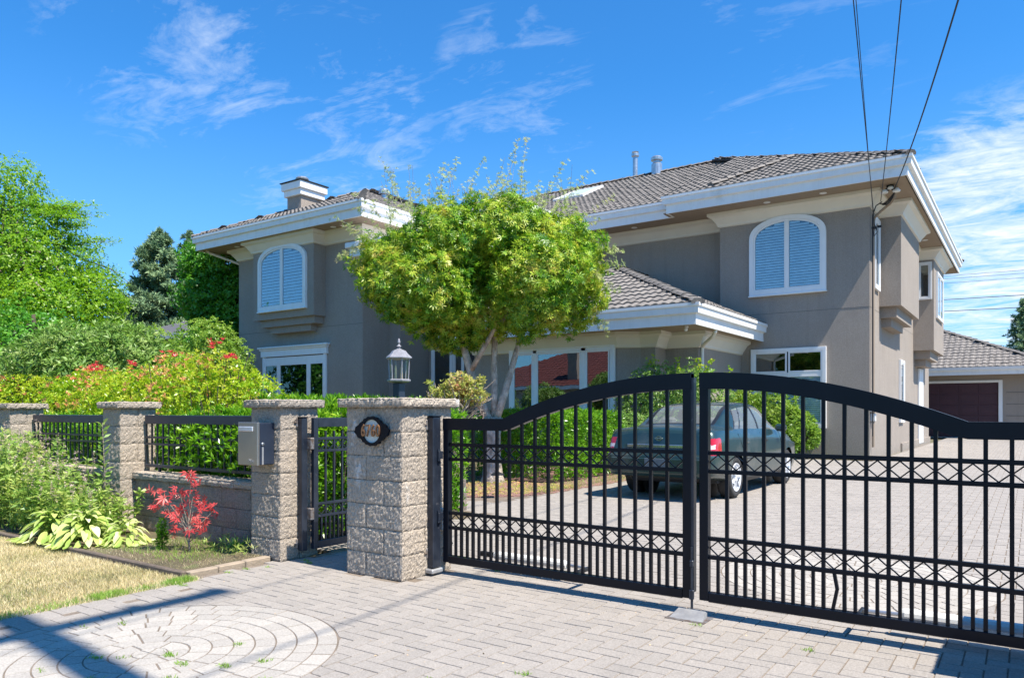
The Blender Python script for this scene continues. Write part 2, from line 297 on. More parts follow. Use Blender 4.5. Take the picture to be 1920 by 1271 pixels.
# ------------------------------------------------------------------ object helpers
def thing(name, label, cat, loc=(0, 0, 0), group=None):
    o = bpy.data.objects.new(name, None); COL.objects.link(o); o.location = loc
    o['label'] = label; o['category'] = cat; o.empty_display_size = .2
    if group: o['group'] = group
    return o
def tag(o, label, cat, group=None):
    o['label'] = label; o['category'] = cat
    if group: o['group'] = group
    return o
def wloc(o):
    v = Vector(o.location); p = o.parent
    while p: v = v + Vector(p.location); p = p.parent
    return v
def link_mesh(name, verts, faces, material, parent=None, kind=None, smooth=False, tint=None, label=None, recenter=True):
    verts = np.asarray(verts, dtype=np.float64).reshape(-1, 3)
    if parent is not None or recenter:
        c = (verts.min(0)+verts.max(0))/2
        if parent is None: c[2] = verts[:, 2].min()
    else: c = np.zeros(3)
    me = bpy.data.meshes.new(name)
    if isinstance(faces, np.ndarray):
        nf, k = faces.shape
        me.vertices.add(len(verts)); me.vertices.foreach_set('co', (verts-c).astype(np.float32).ravel())
        me.loops.add(nf*k); me.loops.foreach_set('vertex_index', faces.astype(np.int32).ravel())
        me.polygons.add(nf); me.polygons.foreach_set('loop_start', np.arange(0, nf*k, k, dtype=np.int32))
        me.update(calc_edges=True)
    else:
        me.from_pydata([tuple(v) for v in (verts-c)], [], faces)
    if tint is not None:
        a = me.attributes.new('tint', 'FLOAT', 'FACE'); a.data.foreach_set('value', np.asarray(tint, dtype=np.float32))
    if isinstance(material, (list, tuple)):
        for mm in material: me.materials.append(mm)
    else: me.materials.append(material)
    if smooth: me.shade_smooth()
    o = bpy.data.objects.new(name, me); COL.objects.link(o)
    if parent is not None:
        o.parent = parent; o.location = Vector(c) - wloc(parent)
    else: o.location = Vector(c)
    if kind: o['kind'] = kind
    if label: o['label'] = label
    return o

class MB:
    def __init__(s, Mx=None): s.v = []; s.f = []; s.t = []; s.M = Mx
    def add(s, vs, fs, t=None):
        n = len(s.v)
        for p in vs:
            p = Vector(p)
            if s.M is not None: p = s.M @ p
            s.v.append(tuple(p))
        for f in fs: s.f.append(tuple(i+n for i in f)); s.t.append(random.random() if t is None else t)
        return s
    def box(s, x0, x1, y0, y1, z0, z1, bev=0.0, t=None):
        if bev <= 0:
            v = [(x, y, z) for z in (z0, z1) for y in (y0, y1) for x in (x0, x1)]
            return s.add(v, [(0, 2, 3, 1), (4, 5, 7, 6), (0, 1, 5, 4), (2, 6, 7, 3), (0, 4, 6, 2), (1, 3, 7, 5)], t)
        b = min(bev, (x1-x0)*.45, (y1-y0)*.45, (z1-z0)*.45)
        v = []; idx = {}
        for a, (X, sx) in enumerate(((x0, 1), (x1, -1))):
            for c, (Y, sy) in enumerate(((y0, 1), (y1, -1))):
                for d, (Z, sz) in enumerate(((z0, 1), (z1, -1))):
                    for ax in range(3):
                        idx[(a, c, d, ax)] = len(v)
                        v.append((X+(0 if ax == 0 else sx*b), Y+(0 if ax == 1 else sy*b), Z+(0 if ax == 2 else sz*b)))
        f = []
        I = lambda a, c, d, ax: idx[(a, c, d, ax)]
        f += [(I(0,0,0,0), I(0,0,1,0), I(0,1,1,0), I(0,1,0,0)), (I(1,0,0,0), I(1,1,0,0), I(1,1,1,0), I(1,0,1,0)),
              (I(0,0,0,1), I(1,0,0,1), I(1,0,1,1), I(0,0,1,1)), (I(0,1,0,1), I(0,1,1,1), I(1,1,1,1), I(1,1,0,1)),
              (I(0,0,0,2), I(0,1,0,2), I(1,1,0,2), I(1,0,0,2)), (I(0,0,1,2), I(1,0,1,2), I(1,1,1,2), I(0,1,1,2))]
        for a in (0, 1):
            for c in (0, 1): f.append((I(a,c,0,0), I(a,c,0,1), I(a,c,1,1), I(a,c,1,0)) if (a+c) % 2 == 0 else (I(a,c,0,0), I(a,c,1,0), I(a,c,1,1), I(a,c,0,1)))
            for d in (0, 1): f.append((I(a,0,d,0), I(a,1,d,0), I(a,1,d,2), I(a,0,d,2)) if (a+d) % 2 == 0 else (I(a,0,d,0), I(a,0,d,2), I(a,1,d,2), I(a,1,d,0)))
        for c in (0, 1):
            for d in (0, 1): f.append((I(0,c,d,1), I(0,c,d,2), I(1,c,d,2), I(1,c,d,1)) if (c+d) % 2 == 0 else (I(0,c,d,1), I(1,c,d,1), I(1,c,d,2), I(0,c,d,2)))
        for a in (0, 1):
            for c in (0, 1):
                for d in (0, 1):
                    tri = (I(a,c,d,0), I(a,c,d,1), I(a,c,d,2)); f.append(tri if (a+c+d) % 2 else tri[::-1])
        return s.add(v, f, t)
    def prism(s, poly, z0, z1):
        n = len(poly); v = [(x, y, z0) for x, y in poly]+[(x, y, z1) for x, y in poly]
        f = [tuple(range(n))[::-1], tuple(range(n, 2*n))]+[(i, (i+1) % n, n+(i+1) % n, n+i) for i in range(n)]
        return s.add(v, f)
    def xz(s, poly, y0, y1):      # outline in x,z extruded along y
        n = len(poly); v = [(x, y0, z) for x, z in poly]+[(x, y1, z) for x, z in poly]
        f = [tuple(range(n)), tuple(range(n, 2*n))[::-1]]+[(i, n+i, n+(i+1) % n, (i+1) % n) for i in range(n)]
        return s.add(v, f)
    def ring_xz(s, outer, inner, y0, y1):
        n = len(outer); v = [(x, y0, z) for x, z in outer]+[(x, y0, z) for x, z in inner]+[(x, y1, z) for x, z in outer]+[(x, y1, z) for x, z in inner]
        f = []
        for i in range(n):
            j = (i+1) % n
            f += [(i, j, n+j, n+i), (2*n+i, 3*n+i, 3*n+j, 2*n+j), (i, 2*n+i, 2*n+j, j), (n+i, n+j, 3*n+j, 3*n+i)]
        return s.add(v, f)
    def tube(s, pts, r, n=8, cap=True):
        pts = [Vector(p) for p in pts]; rs = r if isinstance(r, (list, tuple)) else [r]*len(pts)
        v = []; ref = None
        for i, p in enumerate(pts):
            d = (pts[min(i+1, len(pts)-1)]-pts[max(i-1, 0)]).normalized()
            if ref is None: ref = Vector((0, 0, 1)) if abs(d.z) < .9 else Vector((1, 0, 0))
            u = d.cross(ref).normalized(); w = u.cross(d).normalized(); ref = w
            for k in range(n):
                a = 2*math.pi*k/n; v.append(p+(u*math.cos(a)+w*math.sin(a))*rs[i])
        f = [(i*n+k, i*n+(k+1) % n, (i+1)*n+(k+1) % n, (i+1)*n+k) for i in range(len(pts)-1) for k in range(n)]
        if cap: f += [tuple(range(n))[::-1], tuple((len(pts)-1)*n+k for k in range(n))]
        return s.add(v, f)
    def lathe(s, prof, c=(0, 0, 0), n=12, axis='z', rot=0.0):
        v = []
        for r, h in prof:
            for k in range(n):
                a = rot+2*math.pi*k/n; x, y = r*math.cos(a), r*math.sin(a)
                p = (x, y, h) if axis == 'z' else ((h, x, y) if axis == 'x' else (x, h, y))
                v.append((p[0]+c[0], p[1]+c[1], p[2]+c[2]))
        m = len(prof)
        f = [(i*n+k, i*n+(k+1) % n, (i+1)*n+(k+1) % n, (i+1)*n+k) for i in range(m-1) for k in range(n)]
        f += [tuple(range(n))[::-1], tuple((m-1)*n+k for k in range(n))]
        return s.add(v, f)
    def bar(s, a, b, w, h):       # square bar between two points
        a, b = Vector(a), Vector(b); d = (b-a).normalized(); up = Vector((0, 1, 0)) if abs(d.y) < .9 else Vector((0, 0, 1))
        u = d.cross(up).normalized()*w/2; q = u.cross(d).normalized()*h/2
        v = [p+i*u+j*q for p in (a, b) for i, j in ((-1, -1), (1, -1), (1, 1), (-1, 1))]
        return s.add(v, [(3, 2, 1, 0), (4, 5, 6, 7)]+[(k, (k+1) % 4, 4+(k+1) % 4, 4+k) for k in range(4)])
    def build(s, name, material, parent=None, **kw):
        return link_mesh(name, s.v, s.f, material, parent, tint=s.t, **kw)

def offset_path(pts, d):
    """parallel of an open 2D path, d metres to the right of its direction."""
    P = [Vector(p) for p in pts]; out = []
    for i, p in enumerate(P):
        n = []
        if i > 0: e = (p-P[i-1]).normalized(); n.append(Vector((e.y, -e.x)))
        if i < len(P)-1: e = (P[i+1]-p).normalized(); n.append(Vector((e.y, -e.x)))
        if len(n) == 1: out.append(p+n[0]*d)
        else:
            b = (n[0]+n[1]); b = b.normalized(); c = b.dot(n[0]); out.append(p+b*(d/max(c, .3)))
    return out
def sweep(path, prof, mb=None):
    """sweep a closed profile [(offset, z)...] along a mitred 2D path."""
    mb = mb or MB(); n = len(prof); offs = [offset_path(path, o) for o, _ in prof]
    v = [(offs[k][i].x, offs[k][i].y, prof[k][1]) for i in range(len(path)) for k in range(n)]
    f = [(i*n+k, (i+1)*n+k, (i+1)*n+(k+1) % n, i*n+(k+1) % n) for i in range(len(path)-1) for k in range(n)]
    f += [tuple(range(n)), tuple((len(path)-1)*n+k for k in range(n))[::-1]]
    return mb.add(v, f)

# ------------------------------------------------------------------ foliage
def unit(a): return a/np.maximum(np.linalg.norm(a, axis=1, keepdims=True), 1e-9)
def rosettes(P, A, k, length, width, spread, jitter=.35, droop=0.0, lobes=1, base=.12, fold=.18):
    """leaf meshes: k leaves round each axis A at points P. returns verts, faces, tint"""
    n = len(P); P = np.repeat(P, k, 0); A = np.repeat(unit(A+rng.normal(0, .08, A.shape)), k, 0); m = n*k
    ref = np.where(np.abs(A[:, 2:3]) > .9, np.array([[1., 0, 0]]), np.array([[0, 0, 1.]])); U = unit(np.cross(A, ref)); V = np.cross(A, U)
    ph = np.tile(np.arange(k)*2.399963, n)+np.repeat(rng.uniform(0, 6.28, n), k)+rng.normal(0, .3, m)
    th = np.clip(spread+rng.normal(0, jitter, m), .05, 2.6)[:, None]
    D = np.cos(th)*A+np.sin(th)*(np.cos(ph)[:, None]*U+np.sin(ph)[:, None]*V)
    D[:, 2] -= droop; D = unit(D)
    L = (length*rng.uniform(.65, 1.15, m))[:, None]; W = L*width
    S = unit(np.cross(D, A+rng.normal(0, .35, (m, 3)))); Nn = np.cross(S, D)
    tint1 = np.repeat(np.clip(rng.normal(.5, .25, n), 0, 1), k)*.5+rng.uniform(0, .5, m)
    vs = []; ts = []
    angs = [0] if lobes == 1 else ([-.75, 0, .75] if lobes == 3 else [-1.25, -.62, 0, .62, 1.25])
    for a in angs:
        d = D*math.cos(a)+S*math.sin(a); s = S*math.cos(a)-D*math.sin(a); l = L*(1 if a == 0 else .85 if abs(a) < 1 else .6)
        w = W if lobes == 1 else W*.42
        b = P+d*l*base*.5
        v = np.stack([b, P+d*l*.5+s*w*.5+Nn*l*fold*.35, P+d*l-Nn*l*fold*.3, P+d*l*.5-s*w*.5+Nn*l*fold*.35], 1)
        vs.append(v); ts.append(tint1)
    v = np.concatenate(vs).reshape(-1, 3); t = np.concatenate(ts)
    f = (np.arange(len(t))[:, None]*4+np.arange(4)[None]).astype(np.int32)
    return v, f, t
def leafobj(name, sets, material, parent=None, **kw):
    v = []; f = []; t = []; n = 0
    for a, b, c in sets: v.append(a); f.append(b+n); t.append(c); n += len(a)
    return link_mesh(name, np.concatenate(v), np.concatenate(f), material, parent, tint=np.concatenate(t), **kw)
def samp_blobs(blobs, n, lo=.72, hi=1.04, up=.35, inner=.75, zmin=None, nz=.16):
    """points and outward axes in the outer shell of a union of ellipsoids with a lumpy surface"""
    B = np.array([b[:6] for b in blobs], float); w = np.array([(b[3]*b[4]+b[4]*b[5]+b[3]*b[5]) for b in B]); w /= w.sum()
    i = rng.choice(len(B), int(n*1.9), p=w); d = unit(rng.normal(size=(len(i), 3)))
    lump = 1+nz*np.sin(d[:, 0]*7+i*1.7)*np.sin(d[:, 1]*6+i*2.3)*np.sin(d[:, 2]*7+i)
    r = (lo+(hi-lo)*rng.uniform(0, 1, len(i))**.6)*lump
    P = B[i, :3]+d*B[i, 3:6]*r[:, None]; A = unit(d/B[i, 3:6])
    keep = np.ones(len(i), bool)
    for j in range(len(B)):
        q = ((P-B[j, :3])/B[j, 3:6]); keep &= ~((np.sum(q*q, 1) < inner**2) & (i != j))
    if zmin is not None: keep &= P[:, 2] > zmin
    P, A = P[keep][:n], A[keep][:n]
    A = A+np.array([0, 0, up])+rng.normal(0, .25, A.shape); return P, unit(A)
def samp_box(x0, x1, y0, y1, z0, z1, n, rough=.05, faces='xXyYZ', up=.3):
    ar = {'x': (y1-y0)*(z1-z0), 'X': (y1-y0)*(z1-z0), 'y': (x1-x0)*(z1-z0), 'Y': (x1-x0)*(z1-z0), 'Z': (x1-x0)*(y1-y0)}
    P = []; A = []; tot = sum(ar[c] for c in faces)
    for c in faces:
        m = int(n*ar[c]/tot); q = rng.uniform(0, 1, (m, 3))*np.array([x1-x0, y1-y0, z1-z0])+np.array([x0, y0, z0])
        a = np.zeros((m, 3)); dep = np.abs(rng.normal(0, rough, m))
        wob = rough*1.2*(np.sin(q[:, 0]*5.1+q[:, 2]*3)+np.sin(q[:, 1]*4.3+q[:, 2]*4))*.5
        ax = 'xyz'.index(c.lower()); sgn = -1 if c.islower() else 1
        q[:, ax] = ([x0, y0, z0] if sgn < 0 else [x1, y1, z1])[ax]-sgn*dep+sgn*wob; a[:, ax] = sgn
        P.append(q); A.append(a)
    P = np.concatenate(P); A = np.concatenate(A); A = A+np.array([0, 0, up])+rng.normal(0, .3, A.shape); return P, unit(A)
def branch(mb, a, b, r0, r1, wob=.08, n=5, sides=6):
    a, b = Vector(a), Vector(b); L = (b-a).length; pts = []; rs = []
    for i in range(n+1):
        t = i/n; p = a.lerp(b, t)
        if 0 < i < n: p = p+Vector((random.uniform(-1, 1), random.uniform(-1, 1), random.uniform(-.5, .8)))*wob*L*.5
        pts.append(p); rs.append(r0+(r1-r0)*t)
    mb.tube(pts, rs, sides); return pts
# ================================================================== ground
def sheet(name, poly, z, material, kind='structure', thick=.02):
    m = MB(); m.prism(poly, z-thick, z); o = m.build(name, material); 
    if kind: o['kind'] = kind
    return o
sheet('ground', [(-900, -900), (900, -900), (900, 900), (-900, 900)], -.075, M['groundfar'])
sheet('road', [(-200, -10.5), (200, -10.5), (200, -3.2), (-200, -3.2)], -.055, M['asphalt'])
kb = MB()
for i in range(-26, 27): kb.box(i*1.5+.01, i*1.5+1.49, -3.2, -3.04, -.08, .03, .012)
kb.build('kerb', M['mortar'])['kind'] = 'structure'
sheet('yard_soil', [(-34, 4.2), (-5.0, 4.2), (-5.0, 44), (-34, 44)], -.03, M['soil'])
sheet('lawn', [(-34, -3.0), (-5.1, -3.0), (-5.1, 3.24), (-34, 3.24)], -.008, M['lawnbase'])
sheet('planting_bed', [(-34, 3.24), (-5.3, 3.24), (-5.3, 4.16), (-34, 4.16)], .03, M['soil'], thick=.06)
sheet('planting_island', [(-9.6, 8.3), (-7.6, 8.3), (-6.7, 8.62), (-6.22, 9.1), (-6.05, 9.8), (-6.05, 13.6), (-6.9, 15.9), (-9.6, 15.9)], .012, M['gravel'], thick=.04)
sheet('house_bed', [(-9.4, 20.7), (-3.3, 20.7), (-3.3, 21.8), (-9.4, 21.8)], .015, M['soil'], thick=.03)

def in_island(x, y, pad=.06):
    if x < -6.05+pad and y > 8.3-pad:
        dx, dy = x+7.4, y-9.65
        if y < 9.65 and x > -7.4: return math.hypot(dx, dy) < 1.35+pad
        return True
    return False
PIL = [(-4.385, -3.80, 4.04, 4.61), (-5.53, -5.14, 4.00, 4.40), (.42, 1.0, 4.04, 4.61)]
def in_drive(x, y):
    if x > 3.2 or y < .3 or y > 41.9: return False
    if y < 3.2: return x > -4.90
    if y < 3.98: return x > -5.16
    for a, b, c, d in PIL:
        if a-.03 < x < b+.03 and c-.03 < y < d+.03: return False
    if y < 4.6: return x > -5.12
    if y < 7.4: return x > -5.45
    if y < 8.3: return x > -11
    if y > 20.7: return x > -3.3
    if in_island(x, y): return False
    if y > 15.8: return x > -9.3 and not (y > 17 and x < -6.9)
    return x > -6.0
drive = sheet('driveway', [(-5.1, .2), (3.4, .2), (3.4, 42.3), (-3.3, 42.3), (-3.3, 20.72), (-9.5, 20.72), (-9.5, 8.3), (-11, 8.3), (-11, 7.35), (-5.5, 7.35), (-5.5, 4.6), (-5.12, 4.6), (-5.12, 4.0), (-5.2, 4.0), (-5.2, 3.2), (-5.1, 3.2)], -.0016, M['sand'])
drive2 = sheet('paving_circle', [(-3.75+.97*math.cos(a*math.pi/32), 2.1+.97*math.sin(a*math.pi/32)) for a in range(64)], .0002, M['sand'], thick=.01)
drive3 = sheet('paving_circle', [(-1.1+.97*math.cos(a*math.pi/32), 6.05+.97*math.sin(a*math.pi/32)) for a in range(64)], .0002, M['sand'], thick=.01)
CIRC = [((-3.75, 2.1), .95), ((-1.1, 6.05), .95)]
def seen(x, y):
    f = -.5716*x+.8205*y; r = .8205*x+.5716*y
    if f < 3.4: return 99
    if abs(r/f) > .70: return 99
    return f
W_ = .095
pav = []                                    # polygons (list of xy)
def quadpoly(x0, x1, y0, y1, g=.0028, n=1):
    x0 += g; x1 -= g; y0 += g; y1 -= g
    c = [(x0, y0), (x1, y0), (x1, y1), (x0, y1)]; out = []
    for i in range(4):
        a, b = c[i], c[(i+1) % 4]
        for k in range(n): out.append((a[0]+(b[0]-a[0])*k/n, a[1]+(b[1]-a[1])*k/n))
    return out
for i in range(-68, 36):
    for j in range(0, 446):
        k = (i-j) % 4
        if k == 0: x0, y0, x1, y1 = i, j, i+2, j+1
        elif k == 3: x0, y0, x1, y1 = i, j, i+1, j+2
        else: continue
        x0 *= W_; x1 *= W_; y0 *= W_; y1 *= W_
        cx, cy = (x0+x1)/2, (y0+y1)/2
        if not in_drive(cx, cy): continue
        near = None
        for (c, r) in CIRC:
            d = math.hypot(cx-c[0], cy-c[1])
            if d < r: near = 'in'; break
            if d < r+.13: near = (c, r)
        if near == 'in':
            mc = [math.hypot(x-c[0], y-c[1]) for x in (x0, x1) for y in (y0, y1)]
            if max(mc) < r+.022: continue
            near = (c, r)
        if near:
            c, r = near; q = []
            for (x, y) in quadpoly(x0, x1, y0, y1, n=3):
                d = math.hypot(x-c[0], y-c[1])
                if d < r+.006: x, y = c[0]+(x-c[0])*(r+.006)/d, c[1]+(y-c[1])*(r+.006)/d
                q.append((x, y))
            pav.append(q)
        else: pav.append(quadpoly(x0, x1, y0, y1))
for k in range(17): pav.append(quadpoly(-5.09, -4.915, .3+k*.172, .3+(k+1)*.172))   # edge course along the lawn
def paver_mesh(q, m, dz=0.0, tint=None):
    n = len(q); cx = sum(p[0] for p in q)/n; cy = sum(p[1] for p in q)/n; tx, ty = random.gauss(0, .006), random.gauss(0, .006)
    s = .965
    top = [(cx+(x-cx)*s, cy+(y-cy)*s, dz+(x-cx)*tx+(y-cy)*ty) for x, y in q]; mid = [(x, y, dz-.006+(x-cx)*tx+(y-cy)*ty) for x, y in q]; bot = [(x, y, -.03) for x, y in q]
    f = [tuple(range(n))]+[(n+i, n+(i+1) % n, (i+1) % n, i) for i in range(n)]+[(2*n+i, 2*n+(i+1) % n, n+(i+1) % n, n+i) for i in range(n)]
    m.add(top+mid+bot, f, random.random() if tint is None else tint)
def lay(polys, parent, material, limit):
    order = sorted(range(len(polys)), key=lambda i: seen(sum(p[0] for p in polys[i])/len(polys[i]), sum(p[1] for p in polys[i])/len(polys[i])))
    rest = MB()
    for c, i in enumerate(order):
        q = polys[i]; dz = .0032+max(-.0012, min(.0012, random.gauss(0, .0008)))
        if c < limit: m = MB(); paver_mesh(q, m, dz); m.build('paver', material, parent)
        else: paver_mesh(q, rest, dz)
    if rest.v: rest.build('pavers_beyond', material, parent, kind='stuff')
lay(pav, drive, M['paver'], 296)
def circle_pavers(c, R0, parent, limit):
    polys = []; light = []
    rings = [.0, .085]+[.085+(R0-.085)*k/8 for k in range(1, 9)]
    for a in range(1, len(rings)):
        r0, r1 = rings[a-1], rings[a]
        n = max(6, round(2*math.pi*(r0+r1)/2/(.135 if a < len(rings)-1 else .16))) if a > 1 else 6
        off = random.uniform(0, 6.28)
        for k in range(n):
            t0, t1 = off+2*math.pi*k/n, off+2*math.pi*(k+1)/n; g = .0028; q = []
            ra, rb = r0+g, r1-g
            for u in (0, .33, .67, 1):
                t = t0+(t1-t0)*u; w = 1.25*g/max(rb, .03)*(1-2*u); q.append((c[0]+rb*math.cos(t+w), c[1]+rb*math.sin(t+w)))
            if ra > .02:
                for u in (1, .5, 0):
                    t = t0+(t1-t0)*u; w = 1.25*g/max(ra, .03)*(1-2*u); q.append((c[0]+ra*math.cos(t+w), c[1]+ra*math.sin(t+w)))
            else: q.append((c[0]+ra*math.cos((t0+t1)/2), c[1]+ra*math.sin((t0+t1)/2)))
            (light if a >= len(rings)-1 else polys).append(q)
    lay(light, parent, M['paverlight'], limit); lay(polys, parent, M['paverlight'], limit)
circle_pavers((-3.75, 2.1), .95, drive2, 400)
circle_pavers((-1.1, 6.05), .95, drive3, 0)

# lawn grass, dry and clipped
def grass(name, n, region, h, lf, kind='stuff', dens=None):
    P = []
    while len(P) < n:
        q = rng.uniform(0, 1, (n, 2))*np.array([region[1]-region[0], region[3]-region[2]])+np.array([region[0], region[2]])
        if dens is not None: q = q[rng.uniform(0, 1, n) < dens(q[:, 0], q[:, 1])]
        P.extend(q.tolist())
    P = np.array(P[:n]); m = len(P); a = rng.uniform(0, 6.28, m); hh = h*rng.uniform(.5, 1.3, m); wd = .003+.002*rng.uniform(0, 1, m)
    ln = rng.normal(0, .6, (m, 2))*hh[:, None]
    b0 = np.c_[P[:, 0]+np.cos(a)*wd, P[:, 1]+np.sin(a)*wd, np.full(m, -.01)]; b1 = np.c_[P[:, 0]-np.cos(a)*wd, P[:, 1]-np.sin(a)*wd, np.full(m, -.01)]
    t = np.c_[P+ln, hh]
    v = np.stack([b0, b1, t], 1).reshape(-1, 3); f = (np.arange(m)[:, None]*3+np.arange(3)).astype(np.int32)
    g = .5+.5*np.sin(P[:, 0]*2.1+1.3)*np.sin(P[:, 1]*2.7+P[:, 0]*.8+.3); green = rng.uniform(0, 1, m) < np.clip((g-.62)*1.3, .05, .55)
    tint = np.where(green, rng.uniform(0, .25, m), rng.uniform(.35, 1, m))
    return link_mesh(name, v, f, lf, tint=tint, kind=kind)
grass('lawn_grass', 95000, (-9.5, -5.06, .9, 3.26), .024, LF['straw'])
grass('lawn_edge_grass', 5000, (-5.2, -5.07, .9, 3.2), .035, LF['tuft'], dens=lambda x, y: .15+.85*(np.sin(y*6+1)*np.sin(y*2.3) > .1))
# sprouting tufts in the joints of the paving
tv = []
tufts = [(388,1190),(495,1222),(340,1223),(310,1225),(404,1218),(380,1212),(430,1232),(510,1205),(562,1258),(170,1196),(140,1190),(235,1262),(375,1250),(455,1248),(470,1260),(520,1240),(810,1240),(870,1232),(875,1248),(892,1222),(905,1234),(892,1262),(1015,1268),(1315,1168),(720,1050),(450,1068),(480,1058),(1380,1156),(1460,1180),(425,1063),(305,1063),(1840,1205),(1900,1230)]
gx = []
for (a, b) in [(-3.62,2.14),(-3.25,2.2),(-3.78,1.98),(-3.9,1.9),(-3.45,2.1),(-3.6,1.75),(-3.3,1.95),(-3.15,2.35),(-2.95,2.2),(-4.4,2.3),(-4.5,2.15),(-3.9,1.65),(-3.4,1.7),(-3.2,1.85),(-3.05,1.95),(-3.5,2.45),(-2.3,2.62),(-2.0,2.78),(-2.05,2.6),(-1.98,2.95),(-1.9,2.85),(-1.95,2.5),(-1.6,2.6),(-1.62,4.2),(-5.05,3.8),(-5.12,3.5),(-5.1,3.65),(-.95,4.1),(.0,3.8),(.2,3.6),(-3.45,4.75),(-5.0,4.15),(-4.9,4.1),(-5.02,3.05)]:
    k = random.choice((5, 9, 14, 22))
    for _ in range(k): gx.append((a+random.gauss(0, .022), b+random.gauss(0, .012)))
P = np.array([(x, y, -.008) for x, y in gx]); A = np.tile([0, 0, 1.], (len(P), 1))
leafobj('joint_weeds', [rosettes(P, A, 4, .032, .16, .75, .35)], LF['tuft'], kind='stuff')
P = np.c_[rng.uniform(-4.9, 1.5, 160), rng.uniform(1.2, 4.3, 160), np.full(160, .003)]
leafobj('fallen_leaves', [rosettes(P, np.tile([0, 0, 1.], (160, 1)), 1, .018, .6, 1.45, .1)], M['petal'], kind='stuff')

# ================================================================== block pillars and wall
def rough_box(x0, x1, y0, y1, z0, z1, m, step=.034, amp=.010, faces='xXyYZz', bulge=.006, rnd=.006):
    def disp(p, nrm, e):
        q = Vector(p); a = noise.noise_vector(q*16)*amp*.30+noise.noise_vector(q*42)*amp*.50+noise.noise_vector(q*90)*amp*.55
        return Vector(p)+a+Vector(nrm)*(bulge*e-rnd*(1-e))
    def edge(a, lo, hi): return min(1, min(a-lo, hi-a)/.014) if hi-lo > .03 else .5
    t = random.random()
    for c in faces:
        ax = 'xyz'.index(c.lower()); sg = -1 if c.islower() else 1
        lo = [x0, y0, z0]; hi = [x1, y1, z1]; o = [i for i in range(3) if i != ax]
        n0 = max(2, int((hi[o[0]]-lo[o[0]])/step)); n1 = max(2, int((hi[o[1]]-lo[o[1]])/step))
        nrm = [0, 0, 0]; nrm[ax] = sg; v = []
        for i in range(n0+1):
            for j in range(n1+1):
                p = [0, 0, 0]; p[ax] = hi[ax] if sg > 0 else lo[ax]
                p[o[0]] = lo[o[0]]+(hi[o[0]]-lo[o[0]])*i/n0; p[o[1]] = lo[o[1]]+(hi[o[1]]-lo[o[1]])*j/n1
                e = edge(p[o[0]], lo[o[0]], hi[o[0]])*edge(p[o[1]], lo[o[1]], hi[o[1]])
                v.append(disp(p, nrm, e))
        f = []
        flip = (sg > 0) ^ (ax == 1)
        for i in range(n0):
            for j in range(n1):
                a, b, c2, d = i*(n1+1)+j, (i+1)*(n1+1)+j, (i+1)*(n1+1)+j+1, i*(n1+1)+j+1
                f.append((a, b, c2, d) if flip else (d, c2, b, a))
        m.add(v, f, t)
    return m
CH = .1835
def pillar(x0, x1, y0, y1, label, material, group='block pillars along the front boundary', amp=.010, capov=.045, step=.03):
    P = thing('stone_pillar', label, 'pillar', ((x0+x1)/2, (y0+y1)/2, 0), group)
    core = MB().box(x0+.014, x1-.014, y0+.014, y1-.014, 0, 1.285); core.build('mortar_core', M['mortar'], P)
    w = x1-x0; d = y1-y0; g = .0018
    for c in range(7):
        z0, z1 = c*CH+g, (c+1)*CH-g
        if w > .5:
            s = (.36, .68)[c % 2]*w; fy = (.55, .45)[c % 2]*d
            blk = [(x0, x0+s, y0, y0+.5*d, 'xyZz'), (x0+s, x1, y0, y0+fy, 'XyZz'), (x0, x0+.5*w, y0+.5*d, y1, 'xYZz'), (x0+.5*w, x1, y0+fy, y1, 'XYZz')]
        else:
            s = (.0, .55)[c % 2]*w
            if s == 0: blk = [(x0, x1, y0, y0+d*.5, 'xXyZz'), (x0, x1, y0+d*.5, y1, 'xXYZz')]
            else: blk = [(x0, x1, y0, y0+d*.98, 'xXyZz')]
        for (a, b, e, f, fc) in blk:
            m = MB(); rough_box(a+(g if a > x0 else 0), b-(g if b < x1 else 0), e+(g if e > y0 else 0), f-(g if f < y1 else 0), z0, z1, m, step=step, amp=amp, bulge=.002, rnd=.003, faces=fc.replace('Z', '').replace('z', '') or 'y')
            m.build('block', material, P, smooth=False)
    m = MB(); rough_box(x0-capov, x1+capov, y0-capov, y1+capov, 1.288, 1.35, m, step=.018, amp=.012, bulge=.002)
    m.build('capstone', material, P)
    return P
pillar(-4.385, -3.80, 4.04, 4.61, 'wide split-face block pillar with white lime stains and the oval 6760 number plate', M['stonewhite'], amp=.009, capov=.05, step=.014)
pillar(-5.53, -5.14, 4.00, 4.40, 'narrow rough block pillar carrying the steel mailbox beside the pedestrian gate', M['stone'], amp=.009, step=.015)
pillar(-8.05, -7.70, 4.00, 4.38, 'narrow rough block pillar between the two fence panels, behind the tall leafy weed', M['stone'], step=.02)
pillar(-10.65, -10.30, 4.00, 4.38, 'narrow rough block pillar at the left edge, behind the tall weeds', M['stone'])
pillar(.42, 1.0, 4.04, 4.61, 'wide block pillar at the far right end of the driveway gate', M['stone'])
